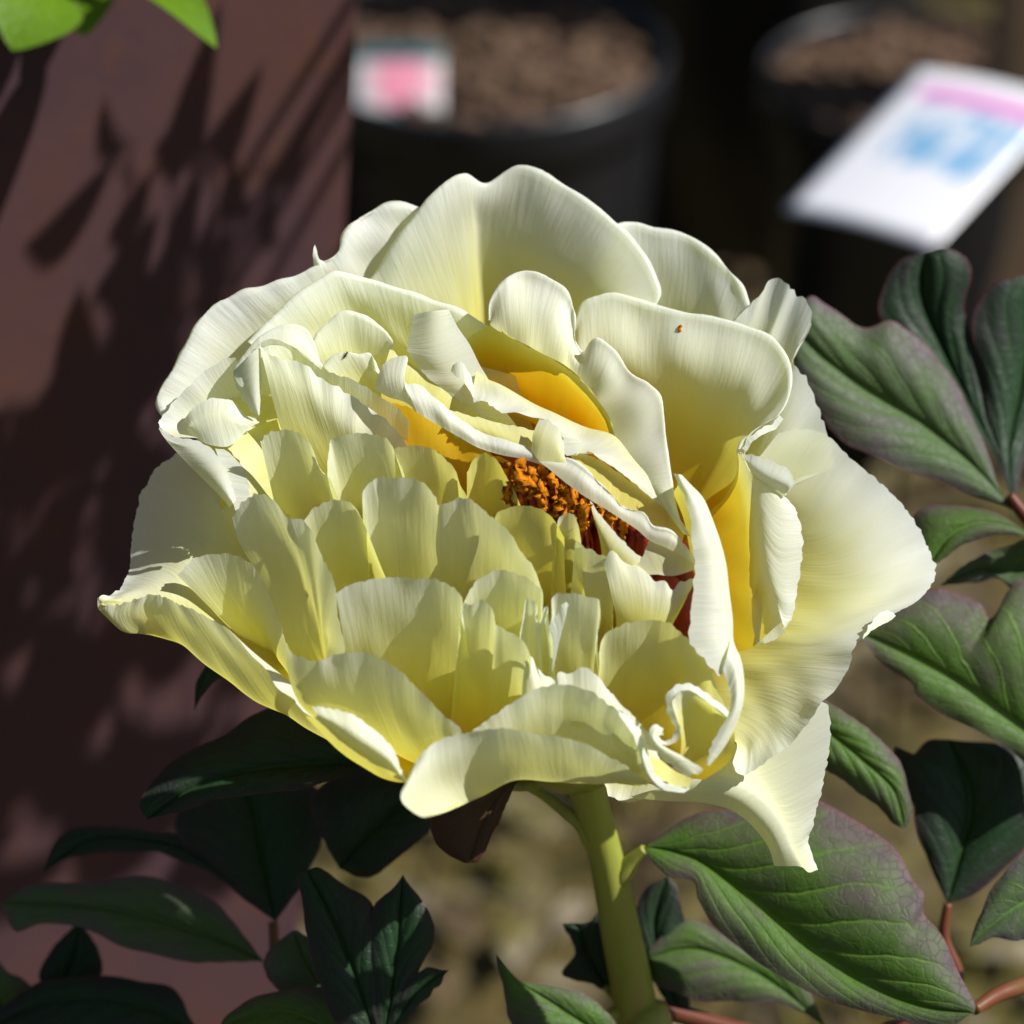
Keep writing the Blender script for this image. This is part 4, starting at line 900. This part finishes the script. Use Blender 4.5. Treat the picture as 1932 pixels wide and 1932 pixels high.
M_GRASS = mat_simple("grass_blades", [(0.35, (0.11, 0.11, 0.012)), (0.65, (0.20, 0.165, 0.025))], 30, 0.7)
grass = new_obj("grass", mesh_from("grass", GV_, GF_, False), None, M_GRASS)
tag(grass, "short yellow-green grass growing in the soil", "grass", None, "stuff")

# ------------------------------------------------------------------ rusty steel panel behind the flower on the left
def mat_rust():
    m, nt, out = mat_new("rusted_steel"); b = NB(nt)
    p = b.geo()
    n1 = b.noise(p, 14.0, 4, 0.6); n2 = b.noise(p, 60.0, 5, 0.65)
    col = b.ramp(n1, [(0.3, (0.054, 0.031, 0.038)), (0.5, (0.066, 0.034, 0.036)), (0.7, (0.076, 0.036, 0.030))])
    spot = b.math('MULTIPLY', b.math('SUBTRACT', n2, 0.56, clamp=True), 5.0, clamp=True)
    col = b.mix(b.math('MULTIPLY', spot, .6), col, (0.10, 0.043, 0.018))
    pr = b.n("ShaderNodeBsdfPrincipled"); b.l(col, pr.inputs["Base Color"])
    pr.inputs["Roughness"].default_value = 0.7; pr.inputs["Specular IOR Level"].default_value = 0.08
    b.l(b.bump(n2, 0.5, 0.001), pr.inputs["Normal"]); b.l(pr.outputs[0], out.inputs[0])
    return m
PY = 0.235
PROT = math.radians(46)      # the panel is turned towards the sun side
pt = hit_y(689, -80, PY); pb = hit_y(574, 1750, PY)
dz = (pt - pb) / (pt[2] - pb[2])
top_r = pb + dz * (1.15 - pb[2]); bot_r = pb + dz * (-0.02 - pb[2])
vs = []
th = 0.008
for (p_, w_) in ((bot_r, 0), (top_r, 0)):
    for (dx, dy) in ((0, 0), (-.42, 0), (-.42, th), (0, th)):
        vs.append((p_[0] + dx * math.cos(PROT) - dy * math.sin(PROT) , p_[1] + dx * math.sin(PROT) + dy * math.cos(PROT), p_[2]))
import bmesh
def bevel_box(name, verts, bev, mat, parent=None, seg=3):
    me = bpy.data.meshes.new(name)
    me.from_pydata([tuple(v) for v in verts], [], [(3, 2, 1, 0), (4, 5, 6, 7), (0, 1, 5, 4), (1, 2, 6, 5), (2, 3, 7, 6), (3, 0, 4, 7)])
    bm = bmesh.new(); bm.from_mesh(me)
    bmesh.ops.recalc_face_normals(bm, faces=bm.faces)
    if bev: bmesh.ops.bevel(bm, geom=list(bm.edges), offset=bev, segments=seg, affect='EDGES', profile=.5)
    bm.to_mesh(me); bm.free(); me.update()
    return new_obj(name, me, parent, mat)
panel = bevel_box("steel_panel", vs, 0.0025, mat_rust())
tag(panel, "upright rust-brown weathered steel panel with leaf shadows on it", "panel")

# ------------------------------------------------------------------ nursery pots
M_POT = mat_simple("black_pot_plastic", [(0.3, (0.007, 0.007, 0.009)), (0.7, (0.012, 0.012, 0.015))], 40, 0.38, 0.15, 0.0005, 0.5)
M_SOIL = mat_simple("potting_bark", [(0.3, (0.03, 0.017, 0.010)), (0.5, (0.09, 0.05, 0.028)), (0.7, (0.15, 0.095, 0.05))], 70, 0.9, 1.0, 0.01)
M_BARK = mat_simple("bark_chips", [(0.35, (0.05, 0.026, 0.016)), (0.5, (0.105, 0.058, 0.034)), (0.7, (0.17, 0.115, 0.06))], 60, 0.85, .6, .002)
def pot(cx, cy, R, H, label, group="black nursery pots behind the flower", chips=260, z0=0.0):
    root = bpy.data.objects.new("nursery_pot", None); COL.link(root); root.location = (cx, cy, z0)
    tag(root, label, "pot", group)
    rb = R * .78
    prof = [(rb * .2, 0.0), (rb * .97, 0.0), (rb, .006), (R * .93, H - .035), (R * .935, H - .03), (R * .985, H - .028), (R * 1.0, H - .022), (R * 1.0, H - .004), (R * .992, H), (R * .965, H), (R * .955, H - .004), (R * .93, H - .03), (R * .90, H - .08)]
    V, F, n = [], [], 64
    for (r, h) in prof:
        for k_ in range(n):
            V.append((r * math.cos(2 * math.pi * k_ / n), r * math.sin(2 * math.pi * k_ / n), h))
    for i in range(len(prof) - 1):
        for k_ in range(n):
            k2 = (k_ + 1) % n; F.append((i * n + k_, i * n + k2, (i + 1) * n + k2, (i + 1) * n + k_))
    F.append(tuple(range(n - 1, -1, -1)))
    new_obj("pot_wall", mesh_from("pot_wall", V, F), root, M_POT)
    zs = H - .018
    q = 24; SV, SF = [], []
    r_ = np.random.default_rng(int(cx * 1000) % 977 + 5)
    for j in range(q + 1):
        for k_ in range(n):
            rr = R * .915 * j / q
            SV.append((rr * math.cos(2 * math.pi * k_ / n), rr * math.sin(2 * math.pi * k_ / n), zs + r_.normal(0, .003) + .01 * (1 - j / q)))
    for j in range(q):
        for k_ in range(n):
            k2 = (k_ + 1) % n; SF.append((j * n + k_, j * n + k2, (j + 1) * n + k2, (j + 1) * n + k_))
    new_obj("soil", mesh_from("soil", SV, SF, False), root, M_SOIL)
    CV, CF = [], []
    for k_ in range(chips):
        rr = R * .86 * math.sqrt(r_.uniform()); a_ = r_.uniform(0, 6.28)
        x, y = rr * math.cos(a_), rr * math.sin(a_); s_ = r_.uniform(.004, .013); a2 = r_.uniform(0, 6.28); tt = r_.uniform(-.5, .5)
        b0 = len(CV)
        for (dx, dy, dz_) in ((-1, -.45, 0), (1, -.35, 0), (1, .4, 0), (-1, .35, 0), (-.8, -.3, .5), (.8, -.3, .5), (.8, .3, .5), (-.8, .3, .5)):
            px, py = dx * math.cos(a2) - dy * math.sin(a2), dx * math.sin(a2) + dy * math.cos(a2)
            CV.append((x + px * s_, y + py * s_, zs + .008 + s_ * (dz_ + dx * tt)))
        CF += [tuple(b0 + i for i in f) for f in ((3, 2, 1, 0), (4, 5, 6, 7), (0, 1, 5, 4), (1, 2, 6, 5), (2, 3, 7, 6), (3, 0, 4, 7))]
    ch = new_obj("bark_mulch", mesh_from("bark_mulch", CV, CF, False), root, M_BARK); ch["kind"] = "stuff"
    return root
Hp = 0.27
near = hit_z(905, 238, Hp); rt_ = hit_z(1252, 80, Hp)
R1 = ((rt_[0] - near[0]) + (rt_[1] - near[1])) / 2
print("POT1", near, rt_, rt_[0] - near[0], rt_[1] - near[1])
pot1 = pot(near[0], near[1] + R1, R1, Hp, "black nursery pot filled with bark, beside the rusty steel panel")
c2 = Wd(1420, 120, 2.0)
pot2 = pot(c2[0], c2[1], .125, .44, "tall black nursery pot between the bark-filled pot and the white plant tag")
c3 = hit_z(1760, 262, 0.22)
pot3 = pot(c3[0], c3[1] + .085, .085, .22, "low black nursery pot of bark behind the white plant tag")
pot(near[0] - .30, near[1] + .12, .11, .25, "black nursery pot behind the rusty steel panel")
c4 = Wd(1010, 40, 2.62)
pot(c4[0], c4[1], .14, .44, "large black nursery pot in the back row behind the bark-filled pot")
c5 = Wd(2080, 60, 2.5)
pot(c5[0], c5[1], .14, .44, "large black nursery pot in the back row near the wooden post")
c6 = Wd(640, 0, 2.3)
pot(c6[0] - .08, c6[1], .12, .40, "black nursery pot at the back beside the panel's far side")

# ------------------------------------------------------------------ plant tags
def mat_tag(kind):
    m, nt, out = mat_new("printed_tag_" + kind); b = NB(nt)
    tc = b.n("ShaderNodeTexCoord").outputs["Generated"]
    sp = b.n("ShaderNodeSeparateXYZ"); b.l(tc, sp.inputs[0])
    x, y = sp.outputs[0], sp.outputs[1]
    nz = b.noise(tc, 4.5, 4, .65); nz2 = b.noise(tc, 16.0, 3, .6)
    white = (0.80, 0.80, 0.84)
    def box(v, lo, hi, soft=.03):
        a = b.math('MULTIPLY', b.math('SUBTRACT', v, lo), 1 / soft, clamp=True)
        c = b.math('MULTIPLY', b.math('SUBTRACT', hi, v), 1 / soft, clamp=True)
        return b.math('MULTIPLY', a, c)
    if kind == "blue":
        band = b.math('MULTIPLY', box(y, .80, .92), box(x, .12, 1.2))
        photo = b.math('MULTIPLY', box(y, .38, .80), box(x, .22, .98))
        blot = b.math('MULTIPLY', b.math('SUBTRACT', nz, .44), 9.0, clamp=True)
        blue = b.mix(nz2, (0.10, 0.36, 0.62), (0.30, 0.50, 0.70))
        col = b.mix(b.math('MULTIPLY', photo, blot), white, blue)
        col = b.mix(band, col, (0.72, 0.22, 0.58))
    else:
        photo = box(y, .30, .80)
        d = b.math('ADD', b.math('POWER', b.math('SUBTRACT', x, .55), 2.0), b.math('POWER', b.math('MULTIPLY', b.math('SUBTRACT', y, .55), 1.2), 2.0))
        blob = b.math('MULTIPLY', b.math('SUBTRACT', .16, b.math('ADD', d, b.math('MULTIPLY', b.math('SUBTRACT', nz, .5), .45))), 14.0, clamp=True)
        pink = b.mix(nz2, (0.75, 0.13, 0.26), (0.80, 0.45, 0.52))
        col = b.mix(blob, (0.62, 0.60, 0.60), pink)
        col = b.mix(box(y, .78, 1.2), col, (0.02, 0.09, 0.10))
        col = b.mix(box(y, -.2, .2), col, (0.04, 0.14, 0.14))
    pr = b.n("ShaderNodeBsdfPrincipled"); b.l(col, pr.inputs["Base Color"]); pr.inputs["Roughness"].default_value = .35
    b.l(pr.outputs[0], out.inputs[0]); return m
M_WHITE = mat_simple("tag_plastic", [(0.3, (0.72, 0.72, 0.74)), (0.7, (0.78, 0.78, 0.80))], 30, 0.4)
def plant_tag(corners, kind, label, foot):
    """corners: bottom-left, bottom-right, top-right, top-left world points; a thin plastic card with a stake down its back"""
    c = [np.array(x) for x in corners]
    nrm = np.cross(c[1] - c[0], c[3] - c[0]); nrm /= np.linalg.norm(nrm)
    mid = sum(c) / 4
    ex = (c[1] - c[0]); wx = np.linalg.norm(ex); ex /= wx
    ey = (c[3] - c[0]); wy = np.linalg.norm(ey); ey = ey - ex * ey.dot(ex); ey /= np.linalg.norm(ey)
    nrm = np.cross(ex, ey)
    root = bpy.data.objects.new("plant_tag", None); COL.link(root); root.location = foot
    tag(root, label, "plant tag")
    from mathutils import Matrix
    Mx = Matrix(((ex[0], ey[0], nrm[0], mid[0]), (ex[1], ey[1], nrm[1], mid[1]), (ex[2], ey[2], nrm[2], mid[2]), (0, 0, 0, 1)))
    NX, NY = 14, 14
    V, F = [], []
    th_ = .0006
    for sgn in (1, -1):
        for j in range(NY + 1):
            for i in range(NX + 1):
                x = (i / NX - .5) * wx; y = (j / NY - .5) * wy
                V.append((x, y, sgn * th_ / 2 + .03 * wx * math.cos(math.pi * x / wx) ** 1))
    q = (NX + 1) * (NY + 1)
    f1 = grid_faces(NY + 1, NX + 1).tolist()
    F += [tuple(f) for f in f1] + [tuple(reversed([x + q for x in f])) for f in f1]
    loop = [i for i in range(NX + 1)] + [(NX + 1) * j + NX for j in range(1, NY + 1)] + [(NX + 1) * NY + i for i in range(NX - 1, -1, -1)] + [(NX + 1) * j for j in range(NY - 1, 0, -1)]
    for a_, b_ in zip(loop, loop[1:] + loop[:1]): F.append((a_, a_ + q, b_ + q, b_))
    card = new_obj("printed_card", mesh_from("printed_card", V, F), root, mat_tag(kind))
    inv = Matrix.Translation(-Vector(foot))
    card.matrix_basis = inv @ Mx
    # stake: flat strip from behind the card down into the soil
    f = np.array(foot)
    a0 = mid - nrm * .003 + ey * wy * .35
    a1 = mid - nrm * .004 - ey * wy * .15
    a2 = (a1 + f) / 2
    pth = np.array([a0 * (1 - x) + a1 * x for x in np.linspace(0, 1, 8)] + [a1 * (1 - x) + (f + np.array((0, 0, -.04))) * x for x in np.linspace(.05, 1, 18)])
    SV, SF = [], []
    for p_ in pth:
        for (sx_, sz_) in ((-1, -1), (1, -1), (1, 1), (-1, 1)):
            SV.append(p_ + ex * sx_ * .002 + nrm * sz_ * .0012 - f)
    for i in range(len(pth) - 1):
        for k_ in range(4):
            k2 = (k_ + 1) % 4; SF.append((i * 4 + k_, i * 4 + k2, i * 4 + 4 + k2, i * 4 + 4 + k_))
    SF += [(3, 2, 1, 0), tuple(len(SV) - 4 + i for i in range(4))]
    new_obj("stake", mesh_from("stake", SV, SF, False), root, M_POT)
    return root
q0, q1, q3 = Wd(1488, 398, 1.30), Wd(1768, 470, 1.256), Wd(1728, 130, 1.351)
TAGC = (q1 + q3) / 2
plant_tag([q0, q1, q1 + q3 - q0, q3], "blue", "white plant tag with a blue flower picture and pink band, tilted", (TAGC[0] + .01, TAGC[1] + .03, .0))
tp = hit_z(748, 262, Hp - .01)
plant_tag([np.array((tp[0] - .022, tp[1] + .02, Hp - .012)), np.array((tp[0] + .022, tp[1] + .02, Hp - .012)), np.array((tp[0] + .022, tp[1] + .046, Hp + .020)), np.array((tp[0] - .022, tp[1] + .046, Hp + .020))],
          "pink", "small plant tag with a pink flower picture in the bark-filled pot", (tp[0], tp[1] + .05, Hp - .035))
# wooden post at the far right
M_WOOD = mat_simple("pale_wood", [(0.3, (0.22, 0.14, 0.08)), (0.7, (0.34, 0.23, 0.14))], 25, 0.7, .4, .001, stretch=(6, 6, .4))
wp = hit_y(1898, 100, 1.0)
wv = []
for z_ in (-.02, .75):
    for (dx, dy) in ((0, 0), (.06, 0), (.06, .06), (0, .06)): wv.append((wp[0] + dx, 1.0 + dy, z_))
post = bevel_box("wooden_post", wv, .003, M_WOOD)
tag(post, "pale wooden post standing behind the pots", "post")

# ------------------------------------------------------------------ oval-leaved shrub overhanging from the right and above
M_SHRUB = mat_leaf("shrub_leaf_bright", (0.15, 0.30, 0.012), (0.12, 0.24, 0.02), 0.3, (0.20, 0.34, 0.04), .45, .45)
M_TWIG = mat_simple("twig_brown", [(0.3, (0.09, 0.05, 0.03)), (0.7, (0.16, 0.10, 0.05))], 80, .7, .4, .0006)
shrub = bpy.data.objects.new("oval_leaf_shrub", None); COL.link(shrub)
SB = np.array((0.60, 0.42, 0.0)); shrub.location = SB
tag(shrub, "shrub with bright green oval leaves reaching in over the rusty panel", "shrub")
def oval_mesh():
    nv, nu = 22, 13
    v = np.linspace(0, 1, nv)[:, None]; x = np.linspace(-1, 1, nu)[None, :]
    wd = np.sin(np.pi * v ** .85) ** .8 * .30
    Xc = x * wd; Yc = v + 0 * x; Zc = .12 * np.sin(np.pi * v) * 1.0 + .10 * (x ** 2) * wd * 2 - .12 * v ** 2
    return mesh_from("shrub_leaf", np.c_[Xc.ravel(), Yc.ravel(), Zc.ravel()], grid_faces(nv, nu).tolist(), True,
                     dict(lu=(x + 0 * v).ravel(), lv=(v + 0 * x).ravel(), nve=np.full(nv * nu, 6.0), vein=np.zeros(nv * nu)))
OVAL = oval_mesh(); OVAL.materials.append(M_SHRUB)
from mathutils import Matrix
def oval_leaf(base, tip, normal, width=1.0):
    base, tip = np.array(base), np.array(tip)
    ey = tip - base; L = np.linalg.norm(ey); ey /= L
    n_ = np.array(normal, float); n_ -= ey * n_.dot(ey); n_ /= np.linalg.norm(n_)
    ex = np.cross(ey, n_)
    o = bpy.data.objects.new("shrub_leaf", OVAL); COL.link(o); o.parent = shrub
    Wm = Matrix(((ex[0] * L * width, ey[0] * L, n_[0] * L, base[0] - SB[0]), (ex[1] * L * width, ey[1] * L, n_[1] * L, base[1] - SB[1]), (ex[2] * L * width, ey[2] * L, n_[2] * L, base[2] - SB[2]), (0, 0, 0, 1)))
    o.matrix_basis = Wm
    return o
def twig(pts, r0, r1):
    p_ = cr(np.array(pts), 8 * len(pts)) - SB
    V, F = tube(p_, np.linspace(r0, r1, len(p_)), 8)
    return new_obj("branch", mesh_from("branch", V, F), shrub, M_TWIG)
TOP = np.array((0.58, 0.40, 1.22))
V, F = tube(cr(np.array([SB, SB + (0.01, 0, .4), SB + (0, -.04, .8), TOP]), 30) - SB, np.linspace(.011, .006, 30), 10)
new_obj("trunk", mesh_from("trunk", V, F), shrub, M_TWIG)
PN = np.cross(np.array((math.cos(PROT), math.sin(PROT), 0.0)), dz); PN /= np.linalg.norm(PN)
def hit_panel(u, v):
    d = ray(u, v); return CAM + d * ((pb - CAM).dot(PN) / d.dot(PN))
def shadow_leaf(u1, v1, u2, v2, dist, width=1.0):
    """leaf whose shadow runs on the panel between two photo points"""
    a = hit_panel(u1, v1) + SUN * dist; b_ = hit_panel(u2, v2) + SUN * (dist + .004)
    oval_leaf(a, b_, PN + rng.normal(0, .12, 3), width * .72)
    return a
ends = []
for (u1, v1, u2, v2, w_) in ((365, 300, 395, 60, .85), (300, 310, 385, 200, 1.3), (400, 300, 480, 160, 1.2), (250, 270, 185, 210, 1.1), (530, 350, 590, 225, .8), (215, 300, 20, 510, .75),
                             (290, 320, 200, 500, .9), (520, 330, 525, 490, .8), (370, 320, 350, 510, .9), (440, 300, 470, 420, 1.2), (400, 400, 440, 560, .8), (300, 400, 170, 620, 1.1),
                             (330, 430, 300, 660, 1.0), (430, 420, 400, 640, .7), (260, 480, 330, 760, 1.0), (150, 540, 230, 760, 1.2)):
    ends.append(shadow_leaf(u1, v1, u2, v2, .30 + rng.uniform(-.02, .03), w_))
sr2 = np.random.default_rng(11)
for k_ in range(70):  # extra leaves out of view, added to shade the lower panel
    v1 = sr2.uniform(700, 1650); u1 = sr2.uniform(-60, 520)
    if u1 > 350 + (v1 - 700) * .25 and sr2.uniform() < .5: continue
    a_ = sr2.uniform(0, 6.28); L_ = sr2.uniform(130, 230)
    ends.append(shadow_leaf(u1, v1, u1 + L_ * math.cos(a_), v1 + L_ * math.sin(a_), .36 + max(0, v1 - 700) * .00022 + sr2.uniform(-.02, .03), sr2.uniform(1.0, 1.5)))
ends = np.array(ends)
# branches run from the trunk top to leaf groups
order = np.argsort(ends[:, 2])[::-1]
for grp in np.array_split(order, 7):
    c_ = ends[grp].mean(0)
    mid_ = (TOP + c_) / 2 + np.array((0, 0, .04))
    twig([TOP, mid_, c_], .004, .0010)
    for i_ in grp:
        twig([c_, (c_ + ends[i_]) / 2 + rng.normal(0, .008, 3), ends[i_]], .0007, .0004)
# the leaves that hang into the top left corner
b0 = Wd(120, -140, 0.730)
twig([TOP, (TOP + b0) / 2 + np.array((0, -.03, .12)), b0, Wd(60, -60, 0.730)], .004, .0015)
for (a_, b_, w_, n_) in ((Wd(85, -25, 0.730), Wd(28, 80, 0.715), 1.75, -FWD + .3 * RIGHT + .4 * UP), (Wd(130, -60, 0.740), Wd(160, 55, 0.730), 1.9, -FWD + .5 * UP), (Wd(215, -30, 0.730), Wd(412, 62, 0.715), .75, -FWD * .5 + UP)):
    oval_leaf(a_, b_, n_, w_)
twig([b0, Wd(170, -60, 0.730), Wd(215, -30, 0.730)], .0013, .0009)
twig([b0, Wd(135, -90, 0.735), Wd(130, -60, 0.740)], .0013, .0009)
twig([Wd(60, -60, 0.730), Wd(95, -30, 0.730)], .0013, .0009)

# ------------------------------------------------------------------ small things on the petals
bpy.context.view_layer.update()
DG = bpy.context.evaluated_depsgraph_get()
def on_petal(u, v):
    ok, loc, nrm, _, _, _ = sc.ray_cast(DG, Vector(CAM), Vector(ray(u, v)))
    if nrm.dot(Vector(FWD)) > 0: nrm = -nrm
    return np.array(loc), np.array(nrm)
loc, nrm = on_petal(1283, 621)
r_ = np.random.default_rng(9)
V, F = tube(loc + nrm * .0001 + np.linspace(-.5, .5, 7)[:, None] * np.array((UP * .0016 + RIGHT * .0004))[None, :] + r_.normal(0, .0001, (7, 3)), .0004 * np.array((.3, .9, 1, .7, 1, .8, .3)), 7)
pol = new_obj("pollen_crumb", mesh_from("pollen_crumb", V, F), None, M_ANTHER)
tag(pol, "orange crumb of pollen lying on the pale petal rim", "pollen")
loc, nrm = on_petal(652, 670)
M_BUG = mat_simple("insect_brown", [(0.3, (0.05, 0.025, 0.01)), (0.7, (0.10, 0.05, 0.02))], 900, .4)
bug = bpy.data.objects.new("insect", None); COL.link(bug); bug.location = loc
tag(bug, "tiny slender brown insect sitting on a ruffled pale petal", "insect")
bd = RIGHT * .55 + UP * .83; bd = bd - nrm * bd.dot(nrm); bd /= np.linalg.norm(bd)
sd_ = np.cross(bd, nrm)
V, F = tube(nrm * .00022 + np.linspace(-.0008, .0008, 11)[:, None] * bd[None, :], .00021 * np.array((.15, .6, .9, 1, 1, .95, .8, .6, .75, .7, .25)), 8)
new_obj("body", mesh_from("body", V, F), bug, M_BUG)
for k_ in (-1, 0, 1):
    for sg in (-1, 1):
        V, F = tube(np.array([nrm * .0002 + bd * (.0002 + k_ * .0002), nrm * .0003 + bd * (.0002 + k_ * .00035) + sd_ * sg * .00025, nrm * .00003 + bd * (.0002 + k_ * .0004) + sd_ * sg * .00045]), .00003, 5)
        new_obj("leg", mesh_from("leg", V, F), bug, M_BUG)
